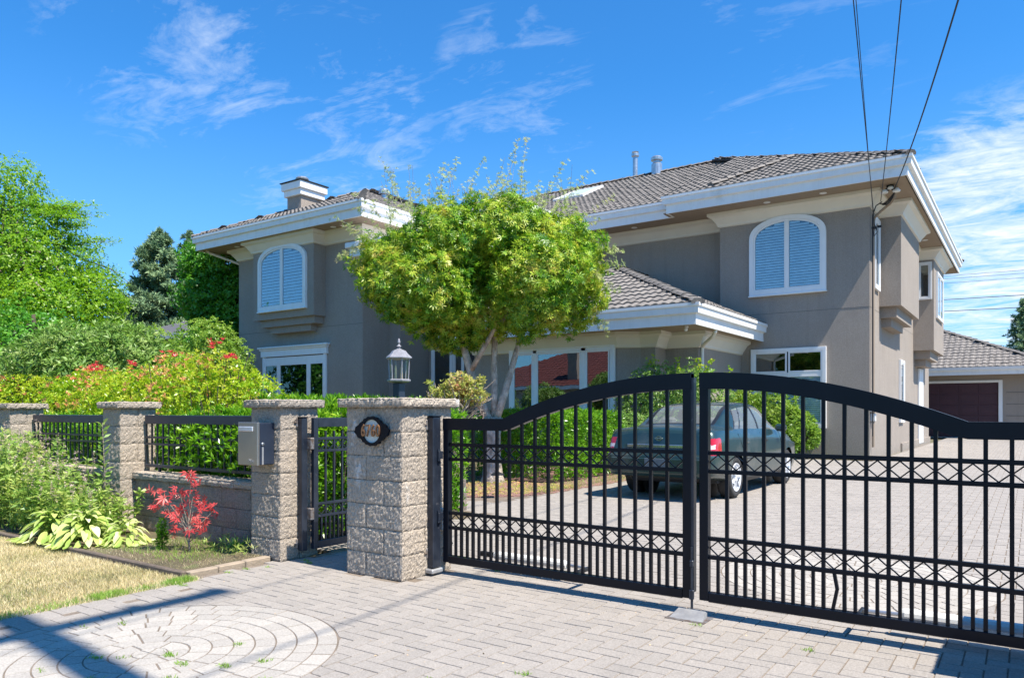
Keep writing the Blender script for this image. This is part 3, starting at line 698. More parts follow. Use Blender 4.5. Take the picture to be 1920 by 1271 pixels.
def low_wall(x0, x1, label):
    T = thing('block_wall', label, 'wall', ((x0+x1)/2, 4.25, 0), 'low block walls under the iron fence')
    MB().box(x0+.002, x1-.002, 4.165, 4.335, 0, .555).build('mortar_core', M['mortar'], T)
    n = max(2, round((x1-x0)/.42)); L = (x1-x0)/n
    for c in range(3):
        off = 0 if c % 2 else L/2
        xs = [x0]+[x0+off+L*k for k in range(n+1) if x0+.05 < x0+off+L*k < x1-.05]+[x1]
        for a, b in zip(xs[:-1], xs[1:]):
            m = MB(); rough_box(a+.0025, b-.0025, 4.15, 4.35, c*CH+.003, (c+1)*CH-.003, m, step=.05, amp=.006, faces='yY', bulge=.003, rnd=.004); m.build('block', M['wallstone'], T)
    n = max(2, round((x1-x0)/.42)); L = (x1-x0)/n
    for k in range(n):
        m = MB(); rough_box(x0+k*L+.002, x0+(k+1)*L-.002, 4.12, 4.38, .556, .625, m, step=.032, amp=.011, faces='yYZz', bulge=.003); m.build('coping_block', M['stone'], T)
low_wall(-7.70, -5.53, 'low grey block wall behind the small red maple')
low_wall(-10.30, -8.05, 'low grey block wall behind the tall flowering weeds')
low_wall(-13.2, -10.65, 'low grey block wall at the far left past the last pillar')

# ================================================================== iron fence panels
def fence_panel(x0, x1, label):
    T = thing('fence_panel', label, 'fence', ((x0+x1)/2, 4.26, .63), 'black iron fence panels on the low walls')
    y = 4.26; x0 += .035; x1 -= .03
    MB().box(x0, x1, y-.02, y+.02, 1.125, 1.215, .004).build('top_rail', M['navy'], T)
    for z in (.985, .915+.0): MB().box(x0, x1, y-.011, y+.011, z-.011, z+.011).build('rail', M['navy'], T)
    MB().box(x0, x1, y-.016, y+.016, .675, .705, .003).build('bottom_rail', M['navy'], T)
    n = round((x1-x0)/.105)
    bm = None
    for k in range(n+1):
        x = x0+(x1-x0)*k/n
        if bm is None:
            bm = MB().box(x-.0075, x+.0075, y-.0075, y+.0075, .705, 1.125).build('bar', M['navy'], T); bx = x
        else:
            c = bm.copy(); COL.objects.link(c); c.location.x += x-bx
    for x in (x0+.25, x1-.25): MB().box(x-.012, x+.012, y-.012, y+.012, .62, .676).build('foot', M['navy'], T)
fence_panel(-7.70, -5.53, 'dark iron fence panel pierced by laurel sprigs, next to the mailbox pillar')
fence_panel(-10.30, -8.05, 'dark iron fence panel above the flowering weeds, left of the middle pillar')
fence_panel(-13.2, -10.65, 'dark iron fence panel past the leftmost pillar')

# ================================================================== driveway gate
GY = 4.43
def gate_leaf(x0, x1, hinge_left, label):
    """x0 = hinge side, x1 = meeting side (world x)"""
    sgn = 1 if x1 > x0 else -1; Wd = abs(x1-x0)
    T = thing('gate_leaf', label, 'gate', (x0, GY, 0), 'leaves of the black driveway gate')
    X = lambda s: x0+sgn*s
    flat = .565
    def top(s): return 1.20 if s <= flat else 1.49-.29*((Wd-s)/(Wd-flat))**2
    def box(name, s0, s1, z0, z1, th=.026, b=.003, lab=None):
        a, c = sorted((X(s0), X(s1))); return MB().box(a, c, GY-th, GY+th, z0, z1, b).build(name, M['black'], T, label=lab)
    box('stile', 0, .052, .10, 1.198); box('stile', Wd-.055, Wd, .10, 1.488)
    box('bottom_rail', .0525, Wd-.0555, .095, .152)
    # top rail: flat stretch then arch
    pts = [0, flat]+[flat+(Wd-flat)*k/22 for k in range(1, 23)]
    outer = [(X(s), top(s)) for s in pts]; inner = [(X(s), top(s)-.088-(.012 if s > flat else 0)) for s in pts]
    m = MB(); n = len(pts)
    v = [(x, GY-.028, z) for x, z in outer]+[(x, GY-.028, z) for x, z in inner]+[(x, GY+.028, z) for x, z in outer]+[(x, GY+.028, z) for x, z in inner]
    f = []
    for i in range(n-1):
        f += [(i, i+1, n+i+1, n+i), (2*n+i, 3*n+i, 3*n+i+1, 2*n+i+1), (i, 2*n+i, 2*n+i+1, i+1), (n+i, n+i+1, 3*n+i+1, 3*n+i)]
    f += [(0, n, 3*n, 2*n), (n-1, 2*n-1+0, 4*n-1, 3*n-1)]
    m.add(v, f); m.build('top_rail', M['black'], T)
    Z1, Z2, Z3, Z4 = 1.00, .888, .478, .365
    for z in (Z1, Z2, Z3, Z4): box('rail', .052, Wd-.055, z-.0125, z+.0125, .0125, .002)
    N = 16; sp = (Wd-.107)/(N+1)
    for k in range(1, N+1):
        s = .052+sp*k; x = X(s); zt = top(s)-.09
        MB().box(x-.010, x+.010, GY-.010, GY+.010, .152, zt+.003).build('tall_bar', M['black'], T)
    for k in range(N+1):
        s = .052+sp*(k+.5); x = X(s)
        if sgn < 0 and k == 10:
            mb_ = MB(); mb_.bar((x, GY, Z4), (x+.018, GY-.004, .27), .018, .018); mb_.bar((x+.018, GY-.004, .27), (x-.006, GY, .15), .018, .018)
            mb_.build('short_bar', M['black'], T, label='bent short bar bowed out of line')
        else: MB().box(x-.009, x+.009, GY-.009, GY+.009, .152, Z4-.012).build('short_bar', M['black'], T)
    for (za, zb) in ((Z2, Z1), (Z4, Z3)):
        zm = (za+zb)/2; h = (zb-za)/2-.012
        for k in range(N+1):
            s0 = .052+sp*k; s1 = s0+sp; c = (s0+s1)/2; hw = sp/2-.004
            d = MB(); q = [(X(c-hw), zm), (X(c), zm+h), (X(c+hw), zm), (X(c), zm-h)]
            for i in range(4): d.bar((q[i][0], GY, q[i][1]), (q[(i+1) % 4][0], GY, q[(i+1) % 4][1]), .007, .007)
            d.build('diamond', M['black'], T)
    return T
LG = gate_leaf(-3.715, -1.725, True, 'left leaf of the black arched driveway gate, hinged on the 6760 pillar')
RG = gate_leaf(.30, -1.672, False, 'right leaf of the black arched driveway gate, in front of the parked car')
# drop bolt on the left leaf and its floor plate
MB().box(-1.724, -1.708, GY-.022, GY+.022, .14, 1.46).build('meeting_strip', M['blackworn'], LG)
m = MB(); m.tube([(-1.715, GY-.035, .42), (-1.715, GY-.035, .0)], .0085, 8); m.box(-1.73, -1.70, GY-.05, GY-.03, .10, .16, .004); m.box(-1.727, -1.703, GY-.05, GY-.03, .30, .34, .004)
m.build('drop_bolt', M['blackworn'], LG)
T = thing('bolt_plate', 'small dark metal floor plate taking the gate drop bolt on the paving', 'metal plate', (-1.70, 4.36, 0))
m = MB(); m.add([(-1.81, 4.27, .006), (-1.60, 4.27, .006), (-1.62, 4.37, .045), (-1.79, 4.37, .045), (-1.81, 4.27, 0), (-1.60, 4.27, 0), (-1.62, 4.40, 0), (-1.79, 4.40, 0), (-1.79, 4.40, .03), (-1.62, 4.40, .03)],
    [(0, 1, 2, 3), (4, 5, 1, 0), (3, 2, 9, 8), (8, 9, 6, 7), (4, 7, 6, 5), (0, 3, 8, 7, 4), (1, 5, 6, 9, 2)]); m.build('plate', M['metalgrey'], T)
MB().box(-1.83, -1.58, 4.24, 4.42, .0025, .0055).build('base_sheet', M['hinge'], T)
# hinge posts
def hinge_post(x, y, w, d, z0, z1, wall_x, sgn, label, group=None, zb=(.17, 1.15), kn=(), leaf_x=None):
    T = thing('gate_post', label, 'post', (x, y, z0), group)
    MB().box(x-w/2, x+w/2, y-d/2, y+d/2, z0, z1, .006).build('post', M['blackworn'], T)
    MB().box(x-w/2-.004, x+w/2+.004, y-d/2-.004, y+d/2+.004, z1, z1+.008, .002).build('cap', M['black'], T)
    for z in zb:
        a, b = sorted((wall_x, x-sgn*w/2)); m = MB().box(a, b, y-d/2-.012, y+d/2-.02, z-.04, z+.04, .006); m.lathe([(.008, -.02), (.008, .004)], ((a+b)/2, y-d/2-.012, z), 8, 'y'); m.build('bracket', M['hinge'], T)
    for z in kn:
        a, b = sorted((x+sgn*w/2-.004, leaf_x)); m = MB(); m.lathe([(.014, -.045), (.014, .045)], ((a+b)/2, y+d*.1, z), 10); m.box(a, b, y-.004, y+d/2, z-.03, z+.03, .003); m.build('hinge', M['blackworn'], T)
    return T
hp = hinge_post(-3.762, 4.36, .055, .09, .06, 1.212, -3.80, 1, 'steel hinge post bolted to the right side of the 6760 pillar', 'gate hinge posts', kn=(.92, .45), leaf_x=-3.712)
MB().box(-3.80, -3.72, 4.29, 4.42, .02, .055, .008).build('shoe', M['metalgrey'], hp)
hinge_post(.362, 4.36, .055, .09, .06, 1.212, .42, -1, 'steel hinge post beside the right gate pillar', 'gate hinge posts', kn=(.92, .45), leaf_x=.302)
hinge_post(-5.095, 4.20, .055, .06, .07, 1.20, -5.14, 1, 'slim steel hinge post bolted to the mailbox pillar for the pedestrian gate', 'gate hinge posts', zb=(.13, 1.16))
# pedestrian gate, swung inwards
T = thing('pedestrian_gate', 'narrow black iron pedestrian gate standing open between the two pillars', 'gate', (-5.06, 4.24, 0))
xg = -5.045; y0, y1 = 4.26, 5.02
def pbox(n, a, b, z0, z1, th=.02, mt='blackworn'): return MB().box(xg-th, xg+th, a, b, z0, z1, .003).build(n, M[mt], T)
pbox('stile', y0, y0+.05, .08, 1.20); pbox('stile', y1-.05, y1, .08, 1.20); pbox('top_rail', y0+.0505, y1-.0505, 1.12, 1.20); pbox('bottom_rail', y0+.0505, y1-.0505, .08, .145)
for z in (1.02, .915, .46, .355): pbox('rail', y0+.05, y1-.05, z-.012, z+.012, .012)
for k in range(1, 7):
    y = y0+.05+(y1-y0-.1)*k/7; MB().box(xg-.008, xg+.008, y-.008, y+.008, .145, 1.085).build('bar', M['blackworn'], T)
for k in range(7):
    y = y0+.05+(y1-y0-.1)*(k+.5)/7; MB().box(xg-.008, xg+.008, y-.008, y+.008, .145, .343).build('short_bar', M['blackworn'], T)
for (za, zb) in ((.915, 1.02), (.355, .46)):
    for k in range(7):
        a = y0+.05+(y1-y0-.1)*k/7; b = a+(y1-y0-.1)/7; zm = (za+zb)/2; h = .04; d = MB(); c = (a+b)/2
        q = [(a+.004, zm), (c, zm+h), (b-.004, zm), (c, zm-h)]
        for i in range(4): d.bar((xg, q[i][0], q[i][1]), (xg, q[(i+1) % 4][0], q[(i+1) % 4][1]), .007, .007)
        d.build('diamond', M['blackworn'], T)
for z in (.98, .38): MB().box(-5.085, -5.022, 4.225, 4.265, z-.05, z+.05, .006).build('hinge', M['hinge'], T)

# gate openers (rams) behind the leaves
def opener(x0, x1, label, y=4.72, w=.034, zo=.13):
    T = thing('gate_opener', label, 'gate opener', (x0, y, 0), 'gate opener arms lying low behind the gate')
    a, b = sorted((x0, x1)); m = MB(); m.lathe([(w*.8, a), (w, a+.02), (w, b-.02), (w*.8, b)], (0, y, zo), 12, 'x'); m.build('ram_body', M['whiteplastic'], T)
    s = 1 if x1 > x0 else -1
    m = MB(); m.tube([(x1, y, zo), (x1+s*.20, y-.03, zo)], .012, 8); m.build('piston', M['galv'], T)
    m = MB(); m.box(*sorted((x1+s*.185, x1+s*.205)), y-.25, y, zo-.015, zo+.015, .004); m.build('gate_bracket', M['carblack'], T)
    m = MB(); m.box(*sorted((x0-s*.14, x0)), y-.015, y+.015, zo-.02, zo+.02, .006); m.build('rear_bracket', M['carblack'], T)
opener(-3.45, -2.80, 'white gate opener arm low behind the left gate leaf')
opener(.25, -.60, 'white gate opener arm low behind the right gate leaf', 4.66, .040, .12)
# control box with wires on the pillar
T = thing('control_box', 'small white control box with loose wires on the 6760 pillar behind the hinge post', 'control box', (-3.79, 4.50, .36))
MB().box(-3.80, -3.755, 4.45, 4.54, .33, .50, .006).build('box_body', M['whiteplastic'], T)
m = MB()
for k in range(3): m.tube([(-3.77, 4.49+k*.012, .33), (-3.75+k*.01, 4.50+k*.02, .22), (-3.77, 4.52-k*.02, .12), (-3.79, 4.52, .05)], .0035, 5)
m.build('wires', M['yellow'] if 0 else M['cable'], T)

# ---- number plaque
T = thing('number_plaque', 'black ornate oval plaque with bronze digits 6760 on a pale face', 'house number', (-4.075, 4.02, 1.10))
px_, pz_, py_ = -4.075, 1.105, 4.018
out = []
for k in range(72):
    a = 2*math.pi*k/72; c, s = math.cos(a), math.sin(a)
    r = 1+.03*math.sin(a*18); e = 1.0+.38*max(0, abs(c)-.80)/.20
    out.append((px_+c*.128*r*e, pz_+s*.110*r))
inn = [(px_+math.cos(2*math.pi*k/72)*.094, pz_+math.sin(2*math.pi*k/72)*.088) for k in range(72)]
MB().ring_xz(out, inn, py_-.022, py_).build('frame', M['black'], T)
MB().xz([(px_+math.cos(2*math.pi*k/48)*.0945, pz_+math.sin(2*math.pi*k/48)*.0885) for k in range(48)], py_-.008, py_-.001).build('face', M['plaquewhite'], T)
def text_mesh(txt, size, depth, bold=0.0):
    cu = bpy.data.curves.new('txt', 'FONT'); cu.body = txt; cu.size = size; cu.extrude = depth; cu.offset = bold; cu.resolution_u = 3
    cu.align_x = 'CENTER'; cu.align_y = 'CENTER'
    ob = bpy.data.objects.new('txt', cu); COL.objects.link(ob); bpy.context.view_layer.update()
    dg = bpy.context.evaluated_depsgraph_get(); me = bpy.data.meshes.new_from_object(ob.evaluated_get(dg)); bpy.data.objects.remove(ob); bpy.data.curves.remove(cu)
    return me
for i, ch in enumerate('6760'):
    me = text_mesh(ch, .128, .006, .0012); me.materials.clear(); me.materials.append(M['bronze']); me.name = 'digit'
    o = bpy.data.objects.new('digit', me); COL.objects.link(o); o.parent = T
    o.rotation_euler = (R(90), 0, 0); o.scale = (.70, 1, 1)
    o.location = Vector((px_-.0765+.051*i, py_-.027, pz_))-T.location
# ---- mailbox
T = thing('mailbox', 'brushed steel mailbox with a pale letter slot and dark sides on the block pillar', 'mailbox', (-5.33, 3.9, .81))
MB().box(-5.46, -5.205, 3.845, 3.995, .812, 1.158, .006).build('body', M['navy'], T)
MB().box(-5.463, -5.202, 3.822, 3.846, .808, 1.164, .004).build('front_panel', M['steel'], T)
MB().box(-5.445, -5.255, 3.812, 3.8225, 1.088, 1.128, .004).build('letter_slot', M['steelslot'], T)
m = MB(); m.lathe([(.014, -5.206), (.014, -5.196), (.009, -5.192)], (0, 3.875, .985), 12, 'x'); m.build('lock', M['chrome'], T)
MB().box(-5.2045, -5.2025, 3.868, 3.884, .815, .965).build('drip_mark', M['metalgrey'], T)
me = text_mesh('Nos', .042, .0012, 0); me.materials.clear(); me.materials.append(M['metalgrey'])
o = bpy.data.objects.new('lettering', me); COL.objects.link(o); o.parent = T; o.rotation_euler = (R(90), 0, 0); o.location = Vector((-5.28, 3.820, .847))-T.location

# ---- edging of the bed
T = thing('bed_edging', 'weathered timber edging along the front of the planting bed', 'garden edging', (-7, 3.2, 0))
xs = [-13, -11.2, -9.3, -7.55, -6.35, -5.26]
for a, b in zip(xs[:-1], xs[1:]): MB().box(a+.004, b-.004, 3.19, 3.24, -.02, .045, .008).build('timber', M['timber'], T)
T = thing('kerb_edging', 'pale kerb stones edging the bed beside the paving', 'garden edging', (-5.27, 3.6, 0))
for k in range(3): MB().box(-5.31, -5.235, 3.25+k*.245, 3.25+(k+1)*.245-.005, -.02, .036+.003*k, .008).build('kerb_stone', M['timberlight'], T)
# ---- path light
T = thing('garden_light', 'small mushroom path light on a stake in the mulch by the maple trunk', 'garden light', (-6.35, 8.75, 0))
m = MB(); m.tube([(-6.35, 8.75, 0), (-6.35, 8.75, .30)], .012, 8); m.build('stake', M['carblack'], T)
m = MB(); m.lathe([(.10, .335), (.095, .35), (.02, .385), (.004, .39)], (-6.35, 8.75, 0), 16); m.build('hood', M['carblack'], T)
m = MB(); m.lathe([(.028, .29), (.032, .335)], (-6.35, 8.75, 0), 12); m.build('lens', M['lampglass'], T)
# ---- post lantern
T = thing('lamp_post', 'pewter six-sided lantern with finial on a dark post behind the pillars', 'lamp post', (-5.84, 6.16, 0))
cx, cy = -5.84, 6.16; z0 = 1.60
MB().box(cx-.05, cx+.05, cy-.05, cy+.05, 0, 1.57, .006).build('post', M['navy'], T)
h6 = math.pi/6
m = MB(); m.lathe([(.03, 1.57), (.12, z0-.015), (.135, z0-.005), (.135, z0+.01), (.115, z0+.018)], (cx, cy, 0), 6, rot=h6); m.build('tray', M['pewter'], T)
m = MB()
for k in range(6):
    a = h6+k*math.pi/3; m.tube([(cx+.108*math.cos(a), cy+.108*math.sin(a), z0+.015), (cx+.118*math.cos(a), cy+.118*math.sin(a), z0+.245)], .007, 5)
m.build('cage', M['pewter'], T)
for k in range(6):
    a, b = h6+k*math.pi/3, h6+(k+1)*math.pi/3
    m = MB(); m.add([(cx+.104*math.cos(a), cy+.104*math.sin(a), z0+.02), (cx+.104*math.cos(b), cy+.104*math.sin(b), z0+.02), (cx+.114*math.cos(b), cy+.114*math.sin(b), z0+.24), (cx+.114*math.cos(a), cy+.114*math.sin(a), z0+.24)], [(0, 1, 2, 3)]); m.build('pane', M['lampglass'], T)
m = MB(); m.lathe([(.125, z0+.24), (.15, z0+.252), (.148, z0+.262), (.105, z0+.30), (.078, z0+.335), (.035, z0+.352), (.02, z0+.36)], (cx, cy, 0), 6, rot=h6); m.build('roof', M['pewter'], T)
m = MB(); m.lathe([(.02, z0+.358), (.012, z0+.37), (.030, z0+.385), (.012, z0+.40), (.008, z0+.41), (.017, z0+.43), (.012, z0+.455), (.003, z0+.475)], (cx, cy, 0), 10); m.build('finial', M['pewter'], T)
for dx in (-.035, .03): m = MB(); m.lathe([(.011, z0+.02), (.011, z0+.13), (.013, z0+.135), (.004, z0+.175)], (cx+dx, cy+dx*.4, 0), 8); m.build('candle', M['candle'], T)
# ================================================================== house
PITCH = .456
HOUSE = thing('house', 'two-storey grey stucco house with brown tile roof and white eaves behind the gate', 'house', (-13, 22, 0))
def part(name, mb, material, parent=None, **kw): return mb.build(name, M[material] if isinstance(material, str) else material, parent or HOUSE, **kw)
EL = [(-13.46, 17.4), (-8.8, 17.4), (-8.3, 17.75), (-7.9, 17.75), (-7.9, 18.4), (-7.0, 18.4), (-7.0, 21.9), (-13.46, 21.9)]
part('wall', MB().box(-23.8, -17.4, 16.7, 30, -.1, 7.11), 'stucco')
part('wall', MB().box(-17.42, -16.9, 17.9, 21, -.1, 7.11), 'stucco')
part('wall', MB().box(-16.95, -13.4, 19.3, 24, -.1, 7.11), 'stucco')
part('wall', MB().box(-17.4, -7.6, 22.35, 35.7, -.1, 7.11), 'stucco')
part('wall', MB().box(-7.63, -3.56, 21.8, 35.7, -.1, 7.11), 'stucco')
part('wall', MB().prism(EL, -.1, 3.285), 'stucco')
# control joints between the storeys, a thin reveal bead
for (a, b, y) in ((-23.8, -17.4, 16.7), (-7.63, -3.56, 21.8), (-13.4, -7.63, 22.35)): part('joint_bead', MB().box(a, b, y-.003, y, 4.055, 4.07), 'mortar')
part('joint_bead', MB().box(-3.56, -3.557, 21.8, 35.7, 4.055, 4.07), 'mortar')
# side foundation ledge
part('foundation_ledge', MB().box(-3.56, -3.50, 27.5, 35.7, -.1, .22), 'stucco')

# bays with stepped corbels (axis: y-front or x-side)
def bay_front(x0, x1, y0, yw, zb):
    part('bay', MB().box(x0, x1, y0, yw+.02, zb, 7.11), 'stucco')
    part('corbel', MB().box(x0+.28, x1-.10, y0+.12, yw+.02, zb-.24, zb+.002), 'stucco'); part('corbel', MB().box(x0+.62, x1-.42, y0+.24, yw+.02, zb-.46, zb-.238), 'stucco')
bay_front(-22.27, -19.13, 16.2, 16.7, 4.40)
def bay_side(y0, y1, x1, zb, k=1):
    part('bay', MB().box(-3.6, x1, y0, y1, zb, 7.11), 'stucco')
    part('corbel', MB().box(-3.6, x1-.14, y0+.22, y1-.6, zb-.30, zb+.002), 'stucco'); part('corbel', MB().box(-3.6, x1-.30, y0+.42, y1-1.3, zb-.55, zb-.298), 'stucco')
bay_side(23.3, 27.3, -3.0, 4.23)
bay_side(30.7, 34.3, -2.9, 3.48)

# cornices under the soffits
CR = [(0, 6.72), (.05, 6.74), (.07, 6.80), (.20, 6.98), (.30, 7.03), (.30, 7.115), (0, 7.115)]
part('cornice', sweep([(-23.8, 30), (-23.8, 16.7), (-22.27, 16.7), (-22.27, 16.2), (-19.13, 16.2), (-19.13, 16.7), (-17.4, 16.7), (-17.4, 17.9), (-16.9, 17.9), (-16.9, 19.3), (-13.4, 19.3), (-13.4, 22.35), (-7.63, 22.35), (-7.63, 21.8), (-3.56, 21.8), (-3.56, 23.3), (-3.0, 23.3), (-3.0, 27.3), (-3.56, 27.3), (-3.56, 30.7), (-2.9, 30.7), (-2.9, 34.3), (-3.56, 34.3), (-3.56, 35.7)], CR), 'cream')
CR2 = [(o*.95, z-3.82) for o, z in CR]
part('cornice', sweep([(-13.46, 21), (-13.46, 17.4), (-8.8, 17.4), (-8.3, 17.75), (-7.9, 17.75), (-7.9, 18.4), (-7.0, 18.4), (-7.0, 21.8)], CR2), 'cream')
# soffits
for (a, b, c, d) in ((-24.9, -16.5, 15.8, 30), (-16.5, -12.7, 18.5, 21.4), (-16.5, -9.0, 21.3, 36.6), (-9.0, -2.6, 20.8, 36.6)): part('soffit', MB().box(a, b, c, d, 7.12, 7.15), 'soffit')
part('soffit', MB().box(-14.1, -6.43, 16.6, 21.79, 3.295, 3.33), 'soffit')
# fascia boards and gutters
FA = [(-.06, 7.10), (-.02, 7.10), (-.02, 7.34), (.06, 7.36), (.07, 7.50), (.10, 7.52), (.10, 7.59), (-.06, 7.59)]
EA = [(-25, 30), (-25, 15.7), (-16.4, 15.7), (-16.4, 18.4), (-12.6, 18.4), (-12.6, 21.2), (-8.9, 21.2), (-8.9, 20.7), (-2.5, 20.7), (-2.5, 36.7), (-10, 36.7)]
part('fascia', sweep([(x, y) for x, y in EA], FA), 'trim')
FB = [(o, z-3.83) for o, z in FA]
part('fascia', sweep([(-14.2, 20.5), (-14.2, 16.5), (-6.33, 16.5), (-6.33, 21.79)], FB), 'trim')
# upper portico beam over the entry
part('portico_beam', MB().box(-17.2, -12.8, 15.95, 19.28, 5.98, 6.25, .02), 'trim'); part('portico_cap', MB().box(-17.3, -12.7, 15.85, 19.28, 6.252, 6.42, .02), 'trim')

# ------------------------------------------------------------------ tiled roofs
def roof_slope(O, U, V, poly, tw, ex, material, parent, limit=0, prof=.026, lip=.03, label=None):
    """O eave origin, U unit along eave, V unit up the slope; poly in (u,v). Interlocking S tiles, laid in courses."""
    O, U, V = Vector(O), Vector(U), Vector(V); Nn = U.cross(V).normalized()
    if Nn.z < 0: Nn = -Nn
    # underlay
    us = [p[0] for p in poly]; vs = [p[1] for p in poly]
    b = MB(); n = len(poly); pts = [O+U*p[0]+V*p[1]-Nn*.03 for p in poly]; pts2 = [p-Nn*.05 for p in pts]
    b.add(pts+pts2, [tuple(range(n)), tuple(range(n, 2*n))[::-1]]+[(i, (i+1) % n, n+(i+1) % n, n+i) for i in range(n)]); b.build('underlay', M['roofbase'], parent)
    def inside(u, v):
        c = False; j = n-1
        for i in range(n):
            if (poly[i][1] > v) != (poly[j][1] > v) and u < (poly[j][0]-poly[i][0])*(v-poly[i][1])/(poly[j][1]-poly[i][1])+poly[i][0]: c = not c
            j = i
        return c
    prof_pts = [(0, 0), (.18, .25), (.34, .9), (.5, 1.0), (.66, .9), (.82, .25), (1, 0)]
    tiles = []
    nu = int((max(us)-min(us))/tw)+2; nv = int((max(vs)-min(vs))/ex)+1
    for j in range(nv):
        for i in range(nu):
            u0 = min(us)+i*tw; v0 = min(vs)+j*ex
            if inside(u0+tw*.5, v0+ex*.45) or (j == 0 and inside(u0+tw*.5, v0+ex*.2)): tiles.append((u0, v0))
    def tile(u0, v0, m):
        js = random.gauss(0, .004); jv = random.gauss(0, .006); v = []
        k = len(prof_pts)
        for (vv, hh) in ((v0-.03+jv, lip), (v0+ex+.02, -.004)):
            for (a, h) in prof_pts: v.append(O+U*(u0+a*tw)+V*vv+Nn*(h*prof+hh+js))
        for (a, h) in prof_pts: v.append(O+U*(u0+a*tw)+V*(v0-.03+jv)+Nn*(h*prof*.9+js-.012))
        f = [(i, i+1, k+i+1, k+i) for i in range(k-1)]+[(2*k+i, 2*k+i+1, i+1, i) for i in range(k-1)]
        m.add(v, f)
    if limit:
        def dist(t):
            p = O+U*(t[0]+tw/2)+V*t[1]; f = -.5716*p.x+.8205*p.y; r = .8205*p.x+.5716*p.y; sx = r/f*1400+960
            return (p.length if sx > 1090 else p.length+100)
        tiles.sort(key=dist)
        for t in tiles[:limit]: m = MB(); tile(*t, m); m.build('roof_tile', material, parent, smooth=False)
    m = MB()
    for t in tiles[limit:]: tile(*t, m)
    if m.v: m.build('roof_tiles', material, parent, kind='stuff')
def ridge_caps(a, b, material, parent, w=.13, step=.34, raised=None):
    a, b = Vector(a), Vector(b); L = (b-a).length; d = (b-a).normalized(); n = int(L/step); m = MB()
    side = d.cross(Vector((0, 0, 1))).normalized(); up = side.cross(d).normalized()
    for k in range(n):
        p0 = a+d*(k*step-.03); p1 = a+d*((k+1)*step+.01); v = []
        jz = random.gauss(0, .006); js = random.gauss(0, .006)
        for (p, h, ww) in ((p0, .055, w), (p1, .028, w*.9)):
            for q in (-1, -.62, 0, .62, 1): v.append(p+side*(q*ww+js)+up*(h+jz+(.045 if abs(q) < .9 else -.04)*(1-q*q*.5)))
        for q in (-1, -.62, 0, .62, 1): v.append(p0+side*(q*w+js)+up*(jz-.03))
        m.add(v, [(i, i+1, 5+i+1, 5+i) for i in range(4)]+[(10+i, 11+i, i+1, i) for i in range(4)])
    m.build('ridge_tiles', material, parent, kind='stuff')
ang = math.atan(PITCH); cs, sn = math.cos(ang), math.sin(ang); ZE = 7.60
def L_(plan): return plan/cs
RT = M['tile']
def roofpart(label=None):
    o = bpy.data.objects.new('roof', None); COL.objects.link(o); o.parent = HOUSE; o.location = Vector((0, 0, 7.6)); o.empty_display_size = .2
    if label: o['label'] = label
    return o
rm = roofpart('main tiled hip roof over the right block'); rl = roofpart('tiled hip roof of the left wing'); rw = roofpart('low tiled roof over the ground floor bay window')
# main roof: front slope right block and the part set back
roof_slope((-8.9, 20.66, ZE), (1, 0, 0), (0, cs, sn), [(0, 0), (6.44, 0), (0, L_(6.44))], .20, .355, RT, rm)
roof_slope((-25, 21.16, ZE), (1, 0, 0), (0, cs, sn), [(0, 0), (16.1, 0), (16.1, L_(6.44)), (14.74, L_(7.8)), (6.0, L_(7.8))], .20, .355, RT, rm)
roof_slope((-2.46, 20.66, ZE), (0, 1, 0), (-cs, 0, sn), [(0, 0), (16.1, 0), (8.3, L_(7.8)), (7.8, L_(7.8))], .24, .40, RT, rm)
roof_slope((-2.46, 36.76, ZE), (-1, 0, 0), (0, -cs, sn), [(0, 0), (22.5, 0), (17, L_(7.8)), (7.8, L_(7.8))], .40, .60, RT, rm)
ZR = ZE+8.05*PITCH
ridge_caps((-2.46, 20.66, ZE), (-10.26, 28.7, ZE+7.8*PITCH), RT, rm, .14); ridge_caps((-10.3, 28.93, ZE+7.8*PITCH), (-19, 28.93, ZE+7.8*PITCH), RT, rm, .12); ridge_caps((-2.46, 36.76, ZE), (-10.26, 28.7, ZE+7.8*PITCH), RT, rm, .14)
ridge_caps((-19, 28.93, ZE+7.8*PITCH), (-25, 21.16, ZE), RT, rm); ridge_caps((-7.6, 20.95, ZE+.3*PITCH+.03), (-6.1, 24.1, ZE+3.44*PITCH+.03), RT, rm, .11)
# left wing
ZL = ZE+4.34*PITCH
roof_slope((-25.04, 15.66, ZE), (1, 0, 0), (0, cs, sn), [(0, 0), (8.68, 0), (4.34, L_(4.34))], .20, .355, RT, rl)
roof_slope((-16.36, 15.66, ZE), (0, 1, 0), (-cs, 0, sn), [(0, 0), (9.5, 0), (9.5, L_(4.34)), (4.34, L_(4.34))], .22, .355, RT, rl)
roof_slope((-25.04, 30, ZE), (0, -1, 0), (cs, 0, sn), [(0, 0), (14.34, 0), (10.0, L_(4.34)), (0, L_(4.34))], .30, .5, RT, rl)
ridge_caps((-16.36, 15.66, ZE), (-20.7, 20.0, ZL), RT, rl); ridge_caps((-25.04, 15.66, ZE), (-20.7, 20.0, ZL), RT, rl); ridge_caps((-20.7, 20.0, ZL), (-20.7, 27, ZL), RT, rl)
# entry hip
roof_slope((-16.4, 18.4, ZE), (1, 0, 0), (0, cs, sn), [(0, 0), (3.8, 0), (1.9, L_(1.9))], .20, .355, RT, rl)
roof_slope((-12.6, 18.4, ZE), (0, 1, 0), (-cs, 0, sn), [(0, 0), (4.7, 0), (4.7, L_(1.9)), (1.9, L_(1.9))], .20, .355, RT, rl)
